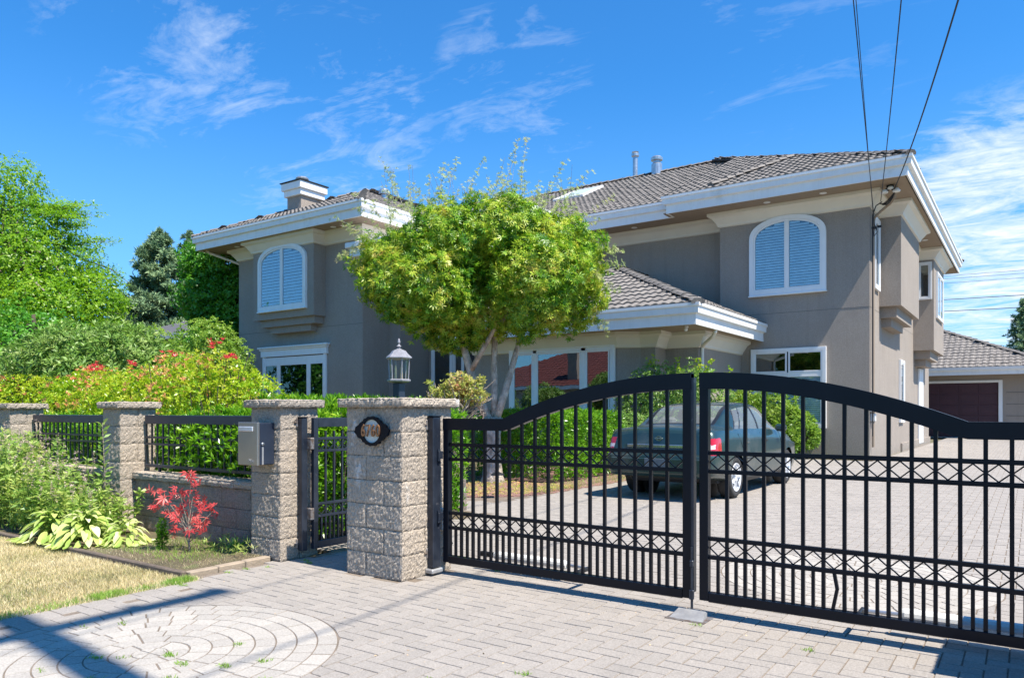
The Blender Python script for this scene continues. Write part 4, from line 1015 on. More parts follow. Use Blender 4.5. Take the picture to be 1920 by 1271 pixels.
# low roof over the ground floor wing
ZW = 3.77
roof_slope((-14.24, 16.46, ZW), (1, 0, 0), (0, cs, sn), [(0, 0), (7.95, 0), (3.98, L_(3.98))], .22, .36, RT, rw, limit=230)
roof_slope((-6.29, 16.46, ZW), (0, 1, 0), (-cs, 0, sn), [(0, 0), (5.3, 0), (5.3, L_(3.98)), (3.98, L_(3.98))], .22, .36, RT, rw)
roof_slope((-14.24, 22.3, ZW), (0, -1, 0), (cs, 0, sn), [(0, 0), (5.84, 0), (1.86, L_(3.98)), (0, L_(3.98))], .3, .5, RT, rw)
ridge_caps((-6.29, 16.46, ZW), (-10.26, 20.44, ZW+3.98*PITCH), RT, rw, .16, .33); ridge_caps((-14.24, 16.46, ZW), (-10.26, 20.44, ZW+3.98*PITCH), RT, rw); ridge_caps((-10.26, 20.44, ZW+3.98*PITCH), (-10.26, 22.3, ZW+3.98*PITCH), RT, rw)

# chimney, vents, skylight, all on the roofs
ch = part('chimney', MB().box(-22.46, -21.70, 17.8, 18.74, 8.0, 9.28), 'stucco', rl)
for (e, a, b) in ((.09, 9.10, 9.32), (.16, 9.322, 9.58)): part('chimney_band', MB().box(-22.46-e, -21.70+e, 17.8-e, 18.74+e, a, b, .012), 'trim', rl)
part('chimney_cap', MB().box(-22.66, -21.50, 17.60, 18.94, 9.582, 9.62, .006), 'carblack', rl)
part('chimney_cowl', MB().lathe([(.16, 9.62), (.16, 9.74), (.24, 9.75), (.25, 9.79), (.20, 9.84), (.05, 9.88)], (-22.0, 18.1, 0), 14), 'galv', rl)
part('roof_vent', MB().lathe([(.13, 8.9), (.13, 9.35), (.20, 9.37), (.21, 9.50), (.16, 9.56), (.03, 9.60)], (-19.9, 20.2, 0), 14), 'galv', rl)
part('flue_pipe', MB().lathe([(.105, 10.6), (.105, 12.02), (.16, 12.06), (.165, 12.16), (.12, 12.20), (.15, 12.24), (.04, 12.28)], (-13.8, 28.95, 0), 14), 'galv', rm)
part('roof_vent', MB().lathe([(.22, 10.8), (.22, 11.52), (.15, 11.58), (.15, 11.66), (.24, 11.68), (.25, 11.78), (.18, 11.84), (.03, 11.88)], (-12.8, 28.9, 0), 14), 'galv', rm)
sk0 = Vector((-16.0, 25.9, ZE+(25.9-21.16)*PITCH)); Vs = Vector((0, cs, sn)); Ns = Vector((0, -sn, cs))
m = MB()
def skbox(m, u0, u1, v0, v1, h0, h1):
    v = [sk0+Vector((u, 0, 0))+Vs*w+Ns*h for h in (h0, h1) for w in (v0, v1) for u in (u0, u1)]
    m.add(v, [(0, 2, 3, 1), (4, 5, 7, 6), (0, 1, 5, 4), (2, 6, 7, 3), (0, 4, 6, 2), (1, 3, 7, 5)])
for q in ((0, .09, 0, 1.9), (1.31, 1.4, 0, 1.9), (.09, 1.31, 0, .09), (.09, 1.31, 1.81, 1.9)): skbox(m, *q, -.02, .11)
sk = part('skylight_frame', m, 'trim', rm); m = MB(); skbox(m, .09, 1.31, .09, 1.81, .07, .095); part('skylight_pane', m, 'dome', rm)

# ------------------------------------------------------------------ windows
def frame_rect(m, x0, x1, z0, z1, w, y0, y1, bev=.004):
    m.box(x0, x1, y0, y1, z0, z0+w, bev); m.box(x0, x1, y0, y1, z1-w, z1, bev)
    m.box(x0, x0+w, y0, y1, z0+w, z1-w, bev); m.box(x1-w, x1, y0, y1, z0+w, z1-w, bev)
def slats(Mx, x0, x1, z0, z1, par, material, step=.056, y=-.012, sh=None):
    n = int((z1-z0)/step); base = None
    for k in range(n):
        z = z0+(k+.5)*(z1-z0)/n; a, b = x0, x1
        if sh: a, b = sh(z, x0, x1)
        if b-a < .05: continue
        m = MB(Mx); hs_ = step*.40; m.add([(a, y-.012, z-hs_), (b, y-.012, z-hs_), (b, y+.006, z+hs_), (a, y+.006, z+hs_), (a, y-.010, z-hs_-.002), (b, y-.010, z-hs_-.002)], [(0, 1, 2, 3), (4, 5, 1, 0)])
        if sh or base is None: base = m.build('blind_slat', material, par)
        if not sh: base_z = z; break
    if not sh and base is not None:
        for k in range(1, n):
            c = base.copy(); COL.objects.link(c); c.location.z += k*(z1-z0)/n
def window(org, rot, w, h, lights, label=None, tw=.10, glass='glass', blinds=False, header=False, back='dark_in', sill=False, y0=0, dep=.07):
    """rectangular window; lights = [(x0,x1,z0,z1)] in window coordinates"""
    Mx = Matrix.Translation(Vector(org)) @ Matrix.Rotation(R(rot), 4, 'Z')
    m = MB(Mx); frame_rect(m, 0, w, 0, h, tw, -dep, 0)
    if header:
        m.box(-.06, w+.06, -dep-.03, 0, h-.28, h-.06, .004); m.box(-.10, w+.10, -dep-.07, 0, h-.06, h-.0, .01); m.box(-.15, w+.15, -dep-.12, 0, h+.001, h+.06, .012)
    par = m.build('window', M['trim'], HOUSE, label=label)
    MB(Mx).box(tw*.5, w-tw*.5, -.006, .001, tw*.5, h-tw*.5).build('backing', M[back], par)  # dark sheet on the solid wall in place of a shaded room
    for (a, b, c, d) in lights:
        f = MB(Mx); frame_rect(f, a, b, c, d, .045, -dep+.012, -.007, .003); f.build('sash', M['trim'], par)
        MB(Mx).box(a+.04, b-.04, -.040, -.034, c+.04, d-.04).build('pane', M[glass], par)
        if blinds: slats(Mx, a+.055, b-.055, c+.05, d-.05, par, M['blindm'], .052, -.018)
    # mullion filler between lights
    xs = sorted(set([l[0] for l in lights]+[l[1] for l in lights])); 
    return par
def mull(org, rot, boxes, par):
    Mx = Matrix.Translation(Vector(org)) @ Matrix.Rotation(R(rot), 4, 'Z')
    m = MB(Mx)
    for b in boxes: m.box(b[0], b[1], -.055, -.006, b[2], b[3], .003)
    m.build('mullion', M['trim'], par)
def arched_window(org, w, zs, zt, label, st=.075):
    """casement pair under one segmental arch: zs spring height, zt crown height (local)"""
    Mx = Matrix.Translation(Vector(org)); c = w/2
    def arch(inset, n=18):
        a = w/2-inset; zt_ = zt-inset; zs_ = zs-inset*.3; r = zt_-zs_; pts = [(inset, inset), (w-inset, inset), (w-inset, zs_)]
        for k in range(1, n): t = math.pi*k/n; pts.append((c+a*math.cos(t), zs_+r*math.sin(t)**.86))
        pts.append((inset, zs_)); return pts
    def top_at(x, inset):
        a = w/2-inset; u = min(1, abs(x-c)/a); s = math.sqrt(max(0, 1-u*u)); return (zs-inset*.3)+(zt-inset-(zs-inset*.3))*s**.86
    par = MB(Mx).ring_xz(arch(0), arch(.115), -.09, 0).build('window', M['trim'], HOUSE, label=label)
    MB(Mx).xz(arch(.06), -.008, .001).build('backing', M['dark_in'], par)  # dark sheet gives the shade seen between the slats
    MB(Mx).ring_xz(arch(.118), arch(.165), -.072, -.008).build('sash', M['trim'], par)
    MB(Mx).box(c-.065, c+.065, -.078, -.009, .166, zt-.16, .004).build('mullion', M['trim'], par)
    def half(s):
        x0, x1 = (.16, c-.066) if s < 0 else (c+.066, w-.16); n = 12
        top = [(x0+(x1-x0)*k/n, top_at(x0+(x1-x0)*k/n, .16)) for k in range(n+1)]
        MB(Mx).xz([(x0, .16), (x1, .16)]+top[::-1], -.050, -.044).build('pane', M['glass'], par)
        def sh(z, a, b):
            while a < b and top_at(a, .165) < z+.02: a += .01
            while b > a and top_at(b, .165) < z+.02: b -= .01
            return a, b
        slats(Mx, x0+.01, x1-.01, .18, zt-.18, par, M['blindm'], st, -.026, sh)
    half(-1); half(1)
    MB(Mx).box(-.02, w+.02, -.12, -.002, -.045, -.001, .008).build('sill', M['trim'], par)
arched_window((-21.92, 16.2, 4.68), 2.48, 1.62, 2.20, 'arched upper window of the left wing with closed white blinds', .10)
arched_window((-6.74, 21.8, 4.60), 2.10, 1.62, 2.20, 'arched upper window of the right block with closed white blinds')
# left wing ground floor
o = (-22.35, 16.7, .90); p = window(o, 0, 3.3, 2.55, [(.12, .82, .12, 2.0), (.92, 2.38, .12, 2.0), (2.48, 3.18, .12, 2.0)], 'three-light ground floor window with moulded header', tw=.12, glass='glassmid', header=True)
mull(o, 0, [(.12, 3.18, 2.0, 2.24), (.822, .918, .12, 2.0), (2.382, 2.478, .12, 2.0)], p)
# big picture window of the low wing
o = (-12.18, 17.4, .85); p = window(o, 0, 3.33, 2.24, [(.13, .80, .12, 2.02), (.92, 2.33, .12, 2.02), (2.47, 3.18, .12, 2.02)], 'large three-light picture window reflecting the red-roofed house opposite', tw=.13, glass='glassdark')
mull(o, 0, [(.802, .918, .12, 2.1), (2.332, 2.468, .12, 2.1), (.13, 3.2, 2.021, 2.11)], p)
Mx = Matrix.Translation(Vector(o))
cv = MB(Mx)
for k in range(10):
    x = .16+k*.05; cv.add([(x, -.030, .16), (x+.025, -.016, .16), (x+.025, -.016, 2.0), (x, -.030, 2.0), (x+.05, -.030, .16), (x+.05, -.030, 2.0)], [(0, 1, 2, 3), (1, 4, 5, 2)])
cv.build('curtain', M['curtain'], p)
# right block ground floor
o = (-6.70, 21.8, .80); p = window(o, 0, 2.06, 2.25, [(.10, 1.01, 1.56, 2.15), (1.05, 1.96, 1.56, 2.15)], 'ground floor window with two top lights and closed blinds below', tw=.10, glass='glassdark')
f = MB(Matrix.Translation(Vector(o))); frame_rect(f, .10, 1.96, .10, 1.48, .05, -.058, -.007, .003); f.build('sash', M['trim'], p)
Mx = Matrix.Translation(Vector(o)); MB(Mx).box(.14, 1.92, -.040, -.034, .14, 1.44).build('pane', M['glass'], p)
slats(Mx, .16, 1.90, .15, 1.43, p, M['blindm'], .056, -.018); mull(o, 0, [(.10, 1.96, 1.481, 1.559)], p)
# entry windows and door
o = (-16.75, 19.3, 1.0); p = window(o, 0, .95, 2.45, [(.10, .85, .10, 2.35)], 'tall sidelight window in the shaded entry', tw=.11, glass='glassdark')
o = (-15.82, 19.3, .3); p = window(o, 0, .50, 3.15, [(.08, .42, .10, 3.05)], 'slim sidelight beside the dark front door', tw=.07, glass='glassdark')
o = (-16.6, 19.3, 3.90); p = window(o, 0, 2.6, 2.0, [(.12, 1.28, .12, 1.88), (1.34, 2.48, .12, 1.88)], 'upper entry window partly hidden by the maple', tw=.12, glass='glassdark')
d = part('door', MB().box(-15.25, -13.47, 19.18, 19.29, .15, 3.3, .01), 'entrydoor', label='dark wooden double front door')
for a in (-15.15, -14.32):
    for c in (.4, 1.3, 2.2): part('door_panel', MB().box(a, a+.70, 19.145, 19.181, c, c+.75, .012), 'entrydoor', d)
# side wall windows and doors (facing +x)
window((-3.56, 22.32, 4.62), 90, .82, 1.98, [(.10, .72, .10, 1.88)], 'slim upper side window beside the service pipe', tw=.10)
window((-3.56, 27.1, .9), 90, .95, 2.05, [(.10, .85, .10, 1.95)], 'white side window under the first bay', tw=.10)
part('door', MB().box(-3.56, -3.49, 32.0, 33.2, .05, 2.9, .01), 'trim', label='white side door near the garage')
window((-2.9, 31.4, 4.7), 90, 2.2, 1.7, [(.08, 1.08, .08, 1.62), (1.12, 2.12, .08, 1.62)], 'upper side window of the second bay', tw=.08)
Mb = (-3.42, 30.7, 5.30); window(Mb, 0, .46, 1.35, [(.07, .39, .07, 1.28)], 'small upper window on the near face of the second bay', tw=.07, glass='glassdark')
# soffit pot lights
for (x, y) in ((-6.1, 21.25), (-10.4, 21.75), (-3.0, 29.0), (-4.6, 21.2), (-18.2, 16.2), (-23.2, 16.2)):
    part('soffit_light', MB().lathe([(.085, 7.119), (.095, 7.112), (.095, 7.105), (.06, 7.105)], (x, y, 0), 14), 'trim')
# flood lights under the corner soffit
fl = MB(); fl.lathe([(.09, 7.118), (.09, 7.07), (.03, 7.05)], (-3.02, 21.5, 0), 12); fl.tube([(-3.02, 21.5, 7.06), (-3.10, 21.42, 6.98)], .05, 8); fl.tube([(-3.02, 21.5, 7.06), (-2.90, 21.44, 6.98)], .05, 8)
fo = part('flood_light', fl, 'carblack')
for (x, y) in ((-3.14, 21.38), (-2.86, 21.40)): part('flood_lens', MB().lathe([(.085, 6.90), (.095, 6.93), (.05, 6.99)], (x, y, 0), 14), 'trim', fo)
part('flood_lens', MB().lathe([(.07, 6.99), (.08, 7.02), (.05, 7.06)], (-3.0, 21.40, 0), 14), 'trim', fo)
# service mast and conduit on the side wall
m = MB(); m.tube([(-3.50, 22.0, .3), (-3.50, 22.0, 6.35), (-3.46, 21.98, 6.46), (-3.30, 21.9, 6.58), (-3.05, 21.75, 6.72), (-2.95, 21.6, 6.80), (-2.88, 21.5, 6.98), (-2.88, 21.5, 7.1)], .035, 9)
part('service_pipe', m, 'soffit')
m = MB(); m.tube([(-3.49, 21.84, .6), (-3.49, 21.84, 6.5), (-3.40, 21.80, 6.72), (-3.25, 21.74, 6.78)], .016, 6); part('conduit', m, 'cable')
m = MB()
for k in range(4):
    a = Vector((-3.30, 21.72-.02*k, 6.74)); b = Vector((-2.90, 21.45, 6.93)); mid = (a+b)/2+Vector((.05*k-.08, -.04*k, -.22-.05*k)); m.tube([a.lerp(mid, t/5).lerp(mid.lerp(b, t/5), t/5) for t in range(6)], .012, 5)
m.tube([(-3.42, 21.76, 6.2), (-3.36, 21.72, 6.0), (-3.44, 21.74, 5.9), (-3.47, 21.76, 6.15)], .012, 5); m.box(-3.50, -3.38, 21.72, 21.80, 6.10, 6.16, .01); m.box(-3.36, -3.26, 21.74, 21.80, 6.12, 6.18, .01)
part('cable_loop', m, 'cable')
mt = part('meter_box', MB().box(-3.56, -3.38, 21.86, 22.14, 1.25, 1.55, .012), 'whiteplastic'); part('meter_glass', MB().lathe([(.085, -3.38), (.08, -3.31), (.03, -3.30)], (0, 22.0, 1.42), 12, 'x'), 'metalgrey', mt)
part('meter_box', MB().box(-3.56, -3.44, 21.92, 22.10, 1.0, 1.2, .01), 'whiteplastic')
# downspout of the low wing
m = MB(); m.tube([(-6.40, 18.0, 3.36), (-6.42, 18.0, 3.22), (-6.52, 18.1, 3.12), (-6.80, 18.35, 3.0), (-6.93, 18.5, 2.92), (-6.95, 18.52, 2.8), (-6.95, 18.52, .1)], .045, 8); part('downspout', m, 'cream')
m = MB(); m.tube([(-24.7, 15.9, 7.2), (-24.72, 16.1, 7.06), (-23.95, 16.95, 6.66), (-23.86, 17.1, 6.5), (-23.86, 17.1, .2)], .045, 8); part('downspout', m, 'cream')
cm = MB(); cm.lathe([(.05, 3.29), (.05, 3.25), (.02, 3.24)], (-6.75, 16.95, 0), 12); cm.lathe([(.03, 3.17), (.045, 3.20), (.03, 3.25)], (-6.75, 16.92, 0), 12); part('security_camera', cm, 'trim')

# ================================================================== garage
G = thing('garage', 'low garage with maroon panelled door and tiled hip roof ending the driveway', 'garage', (-3, 42, 0))
m = MB(); m.box(-9, -4.62, 42.0, 49, 0, 3.0); m.box(-1.2, 2.2, 42.0, 49, 0, 3.0); m.box(-4.62, -1.2, 42.0, 49, 2.68, 3.0); m.build('wall', M['stucco'], G)
m = MB(); m.box(-1.30, -1.14, 41.95, 42.06, 0, 2.76, .01); m.box(-4.70, -1.302, 41.95, 42.06, 2.64, 2.76, .01); m.box(-4.70, -4.56, 41.95, 42.06, 0, 2.638, .01); m.build('door_frame', M['trim'], G)
d = MB().box(-4.56, -1.30, 42.08, 42.14, .03, 2.64).build('garage_door', M['garagedoor'], G)
for r in range(5):
    for c in range(4):
        x = -4.52+c*.805; z = .08+r*.512; m = MB(); m.box(x, x+.765, 42.062, 42.081, z, z+.47, .012); m.box(x+.09, x+.675, 42.052, 42.063, z+.09, z+.38, .008); m.build('door_panel', M['garagedoor'], d)
MB().box(-4.56, -1.30, 42.03, 42.10, 0, .03).build('door_seal', M['metalgrey'], d)
G3 = 3.24
MB().box(-9.9, .8, 41.1, 50, 3.0, 3.03).build('soffit', M['soffit'], G)
sweep([(-10, 50), (-10, 41.0), (.9, 41.0), (.9, 50)], [(o, z-4.12+.0) for o, z in [(-.06, 7.10), (.0, 7.10), (.0, 7.30), (.08, 7.32), (.10, 7.46), (-.06, 7.46)]]).build('fascia', M['trim'], G)
gr = bpy.data.objects.new('roof', None); COL.objects.link(gr); gr.parent = G; gr.location = (0, 0, 3.3)
G3 = 3.34
roof_slope((-10.04, 40.95, G3), (1, 0, 0), (0, cs, sn), [(0, 0), (10.98, 0), (5.49, L_(5.49))], .26, .38, RT, gr)
roof_slope((.94, 40.95, G3), (0, 1, 0), (-cs, 0, sn), [(0, 0), (9, 0), (9, L_(5.49)), (5.49, L_(5.49))], .4, .6, RT, gr)
ridge_caps((.94, 40.95, G3), (-4.55, 46.44, G3+5.49*PITCH), RT, gr, .17, .38)
for k in range(4): MB().box(-1.0, 2.21, 41.985, 42.0, .5+.55*k, .53+.55*k).build('groove_trim', M['mortar'], G)

# ================================================================== far houses
def simple_house(label, x0, x1, y0, y1, zw, pitch, roofm, wallm, name='neighbour_house', group=None, roof=True, ov=.6, detail=True):
    T = thing(name, label, 'house', ((x0+x1)/2, (y0+y1)/2, 0), group)
    MB().box(x0, x1, y0, y1, 0, zw).build('wall', M[wallm], T)
    a, b, c, d = x0-ov, x1+ov, y0-ov, y1+ov; h = min(b-a, d-c)/2; m = MB()
    if b-a > d-c: r0, r1 = (a+h, (c+d)/2), (b-h, (c+d)/2)
    else: r0, r1 = ((a+b)/2, c+h), ((a+b)/2, d-h)
    zr = zw+h*pitch; v = [(a, c, zw), (b, c, zw), (b, d, zw), (a, d, zw), (r0[0], r0[1], zr), (r1[0], r1[1], zr)]
    f = [(0, 1, 5, 4), (1, 2, 5), (2, 3, 4, 5), (3, 0, 4)] if b-a > d-c else [(0, 1, 4), (1, 2, 5, 4), (2, 3, 5), (3, 0, 4, 5)]
    m.add(v, f+[(3, 2, 1, 0)]); m.build('roof', M[roofm], T)
    sweep([(a, d), (a, c), (b, c), (b, d), (a+.01, d)], [(-.03, zw-.2), (.05, zw-.2), (.05, zw+.06), (-.03, zw+.06)]).build('fascia', M['trim'], T)
    return T, zr
simple_house('grey shingled neighbouring house roof showing between the conifer and the left wing', -43, -30, 22, 34, 5.2, .40, 'greyroof', 'farwall')
T, z = simple_house('distant grey roofed house above the garage roof', 0, 9, 74, 84, 5.8, .40, 'greyroof', 'farwall')
simple_house('second distant grey roofed house beyond the garage at the right edge', 8, 18, 66, 76, 4.4, .40, 'greyroof', 'farwall')
# the red-roofed house across the street, seen mirrored in the picture window
T = thing('opposite_house', 'red-tiled house across the street, mirrored in the picture window', 'house', (-33, -24, 0))
MB().box(-43, -24, -32, -20, 0, 3.3).build('wall', M['farwall'], T)
pr = bpy.data.objects.new('roof', None); COL.objects.link(pr); pr.parent = T; pr.location = (0, 0, 0)
roof_slope((-23.2, -19.2, 3.5), (-1, 0, 0), (0, -cs, sn), [(0, 0), (20.6, 0), (13.4, L_(7.2)), (7.2, L_(7.2))], .45, .5, M['redtile'], pr)
roof_slope((-23.2, -33.6, 3.5), (0, 1, 0), (-cs, 0, sn), [(0, 0), (14.4, 0), (7.2, L_(7.2))], .45, .5, M['redtile'], pr)
roof_slope((-43.8, -19.2, 3.5), (0, -1, 0), (cs, 0, sn), [(0, 0), (14.4, 0), (7.2, L_(7.2))], .45, .5, M['redtile'], pr)
sweep([(-23.2, -34), (-23.2, -19.2), (-43.8, -19.2), (-43.8, -34)], [(.03, 3.2), (-.08, 3.2), (-.08, 3.5), (.03, 3.5)]).build('fascia', M['trim'], T)
MB().box(-32.6, -31.6, -21.2, -20.3, 3, 6.5).build('chimney', M['wallstone'], T)
for x in (-40, -36, -30, -27): 
    w_ = MB().box(x, x+1.8, -20, -19.93, 1.0, 2.4, .01).build('window', M['trim'], T); MB().box(x+.1, x+1.7, -19.935, -19.91, 1.1, 2.3).build('pane', M['winddark'], w_)
# ================================================================== parked car
def catmull(P, n):
    P = np.asarray(P, float); Q = np.concatenate([2*P[:1]-P[1:2], P, 2*P[-1:]-P[-2:-1]]); out = []
    for i in range(len(P)-1):
        p0, p1, p2, p3 = Q[i], Q[i+1], Q[i+2], Q[i+3]
        for t in np.linspace(0, 1, n, endpoint=False):
            out.append(.5*((2*p1)+(-p0+p2)*t+(2*p0-5*p1+4*p2-p3)*t*t+(-p0+3*p1-3*p2+p3)*t**3))
    out.append(P[-1]); return np.array(out)
CX, CY = -4.33, 9.75
CAR = thing('parked_car', 'dusty dark green four-door sedan parked behind the gate with its tail to the street', 'car', (CX, CY, 0))
ST = [ # y, w, zb, ws, zs, wg, gt
 (.00, .70, .38, .64, .90, .42, .955), (.045, .785, .345, .70, .955, .48, 1.0), (.15, .825, .33, .74, .985, .52, 1.03), (.42, .84, .30, .765, .998, .54, 1.045),
 (.74, .845, .26, .775, .995, .56, 1.055), (.95, .845, .22, .775, .99, .565, 1.15), (1.20, .845, .20, .775, .985, .555, 1.29), (1.48, .845, .20, .775, .98, .55, 1.372),
 (1.85, .85, .20, .775, .975, .56, 1.405), (2.30, .85, .20, .775, .965, .565, 1.41), (2.68, .85, .20, .775, .955, .56, 1.375), (3.02, .85, .20, .775, .945, .565, 1.23),
 (3.38, .845, .20, .775, .93, .60, 1.02), (3.75, .84, .22, .75, .89, .56, .955), (4.12, .82, .24, .72, .83, .52, .89), (4.42, .77, .25, .66, .72, .46, .78), (4.58, .66, .30, .52, .60, .36, .66)]
def section(s):
    y, w, zb, ws, zs, wg, gt = s
    gh = max(0, min(1, (gt-zs-.07)/.28)); zr = gt-.012-.035*gh
    mx = (ws+wg)/2+.035*gh; mz = (zs+zr)/2
    return [(0, y, zb), (w*.82, y, zb), (w*.965, y, zb+.07), (w, y, .50), (w*.992, y, .70), (w*.965, y, zs-.10), (ws, y, zs), (mx, y, mz), (wg, y, zr), (wg*.52, y, gt-.004), (0, y, gt)]
secs = [section(s) for s in ST]
NP = 9; NS = 10
cols = np.array([catmull([sec[k] for sec in secs], NS) for k in range(len(secs[0]))])     # (K, stations, 3)
grid = np.array([catmull(cols[:, i, :], NP) for i in range(cols.shape[1])])                 # (S, P, 3)
def lean(g):
    z = g[..., 2]; y = g[..., 1]; k = np.exp(-np.maximum(y, 0)/.35)
    st = np.clip((z-.63)/.03, 0, 1); st = st*st*(3-2*st)
    g[..., 1] = y+k*(.055*st+np.clip(z-.66, 0, 1)*.22)+k*np.clip(.45-z, 0, 1)*.25
    kf = np.exp(-np.maximum(4.58-y, 0)/.4); g[..., 1] -= kf*np.clip(z-.5, 0, 1)*.3
    return g
grid = lean(grid)
WY = (.98, 3.70); WZ = .305; WR = .335
for wy in WY:      # flare the arches and cut them round
    pass
S, Pn = grid.shape[:2]
pidx = np.arange(Pn)/NP
buckets = {k: [] for k in ('body', 'rear_window', 'windscreen', 'side_glass', 'tail_light', 'bumper', 'trim')}
def wheelin(p):
    return abs(p[0]) > .45 and p[2] < .66 and any((p[1]-wy)**2+(p[2]-WZ)**2 < WR**2 for wy in WY)
G_ = grid.copy()
ins = np.zeros((S, Pn), bool)
for i in range(S):
    for j in range(Pn): ins[i, j] = wheelin(grid[i, j])
for i in range(S-1):
    for j in range(Pn-1):
        q = [(i, j), (i+1, j), (i+1, j+1), (i, j+1)]; c = sum(ins[a] for a in q)
        if 0 < c < 4:
            for a in q:
                if ins[a]:
                    p = G_[a]; wy = min(WY, key=lambda w: abs(w-p[1])); d = math.hypot(p[1]-wy, p[2]-WZ)
                    if d > 1e-4: G_[a][1] = wy+(p[1]-wy)*WR/d; G_[a][2] = WZ+(p[2]-WZ)*WR/d
for i in range(S-1):
    for j in range(Pn-1):
        if all(ins[a] for a in ((i, j), (i+1, j), (i+1, j+1), (i, j+1))): continue
        c = grid[i:i+2, j:j+2].reshape(4, 3).mean(0); pj = (j+.5)/NP; y, z, x = c[1], c[2], c[0]
        k = 'body'; f = (pj-6)/2           # 0..1 belt to roof edge
        if 6.12 < pj < 7.80:
            ylo = 1.00+f*.42; yhi = 3.28-f*.56
            if ylo+.02 < y < yhi: k = 'trim' if abs(y-(2.19-.05*f)) < .045 or abs(y-(ylo+.22+.05*f)) < .02 else 'side_glass'
            elif ylo-.02 < y < yhi+.03: k = 'trim'
        if pj > 8.15 and .80 < y < 1.46: k = 'rear_window' if .84 < y < 1.42 and pj > 8.3 else 'trim'
        if pj > 8.15 and 2.74 < y < 3.36: k = 'windscreen'
        if k == 'body' and z < .635 and (y < .55 or y > 4.1) and pj > 1: k = 'bumper'
        if k == 'body' and y < .34 and   .66 < z < .885 and x > .41 and pj < 8: k = 'tail_light'
        if k == 'body' and z < .27: k = 'trim'
        buckets[k].append((i, j))
CAR_FIX = Vector((CX, CY, 0))
def car_mesh(name, cells, material, sides=(1, -1), cap=False, push=0.0, **kw):
    v = []; f = []; idx = {}
    for sd in sides:
        for (i, j) in cells:
            fc = []
            for a in ((i, j), (i+1, j), (i+1, j+1), (i, j+1)):
                key = (a, sd if G_[a][0] > 1e-6 else 0)
                if key not in idx:
                    p = G_[a]; idx[key] = len(v); v.append((CX+p[0]*sd, CY+p[1], p[2]))
                fc.append(idx[key])
            if len(set(fc)) < 3: continue
            f.append(fc if sd < 0 else fc[::-1])
    if cap:
        for si, flip in ((0, False), (S-1, True)):
            for j in range(NP, Pn-1):
                a, b = G_[si, j], G_[si, j+1]; n = len(v)
                v += [(CX-a[0], CY+a[1], a[2]), (CX+a[0], CY+a[1], a[2]), (CX+b[0], CY+b[1], b[2]), (CX-b[0], CY+b[1], b[2])]
                f.append((n, n+1, n+2, n+3) if not flip else (n+3, n+2, n+1, n))
    return link_mesh(name, v, f, material, CAR, smooth=True, **kw)
bodyo = car_mesh('body', buckets['body'], M['carpaint'], cap=True)
for sd in (1, -1):
    for rr in (0, 1): car_mesh('bumper_corner', [c for c in buckets['bumper'] if (grid[c][1] > 2) == bool(rr)], M['carpaint'], (sd,))
car_mesh('window_trim', buckets['trim'], M['carblack'])
car_mesh('rear_window', buckets['rear_window'], M['carglass']); car_mesh('windscreen', buckets['windscreen'], M['carglass'])
for sd in (1, -1):
    car_mesh('side_window', buckets['side_glass'], M['carglass'], (sd,))
    car_mesh('tail_light', [c for c in buckets['tail_light'] if not (.735 < grid[c][2] < .785 and grid[c][0] < .80 and grid[c][1] < .16)], M['redlens'], (sd,))
    car_mesh('reversing_light', [c for c in buckets['tail_light'] if (.735 < grid[c][2] < .785 and grid[c][0] < .80 and grid[c][1] < .16)], M['clearlens'], (sd,))
# rear details
def cb(x0, x1, y0, y1, z0, z1, bev=.004): return MB(Matrix.Translation(CAR_FIX)).box(x0, x1, y0, y1, z0, z1, bev)
cb(-.70, .70, -.012, .012, .40, .60, .02).build('bumper_face', M['carpaint'], CAR)
cb(-.60, .60, .010, .03, .42, .445).build('bumper_groove', M['carblack'], CAR)
cb(-.47, .47, .052, .09, .745, .79, .006).build('chrome_strip', M['chrome'], CAR)
cb(-.17, .17, -.022, -.012, .475, .60, .004).build('number_plate', M['plate'], CAR)
cb(-.70, .70, .035, .06, .632, .655).build('boot_gap', M['carblack'], CAR)
em = MB(Matrix.Translation(CAR_FIX))
em.ring_xz([(.045*math.cos(a*math.pi/12), .875+.034*math.sin(a*math.pi/12)) for a in range(24)], [(.034*math.cos(a*math.pi/12), .875+.024*math.sin(a*math.pi/12)) for a in range(24)], .085, .10)
em.box(-.058, .058, .082, .098, .868, .882, .002); em.build('emblem', M['chrome'], CAR)
# lower body, floor, seats so that the cabin reads through the glass
cb(-.70, .70, .5, 4.2, .24, .30).build('floor_pan', M['carblack'], CAR)
cb(-.60, .60, .86, 1.35, .93, .96).build('parcel_shelf', M['seat'], CAR)
for x in (-.40, .40):
    cb(x-.24, x+.24, 2.05, 2.6, .45, .62, .05).build('seat', M['seat'], CAR)
    s = cb(x-.23, x+.23, 1.98, 2.14, .55, 1.10, .06).build('seat_back', M['seat'], CAR); cb(x-.12, x+.12, 2.0, 2.1, 1.12, 1.28, .04).build('headrest', M['seat'], s)
s = cb(-.58, .58, 1.18, 1.36, .5, 1.06, .06).build('seat_back', M['seat'], CAR, label='rear bench seat back')
for x in (-.33, .33): cb(x-.12, x+.12, 1.17, 1.28, 1.05, 1.17, .04).build('headrest', M['seat'], s)
cb(-.70, .70, 3.05, 3.4, .75, .93, .04).build('dashboard', M['carblack'], CAR)
m = MB(Matrix.Translation(CAR_FIX)); m.tube([(-.36+.18*math.cos(a*math.pi/10), 2.98+.06*math.sin(a*math.pi/10), .92+.17*math.sin(a*math.pi/10)) for a in range(21)], .015, 6); m.build('steering_wheel', M['carblack'], CAR)
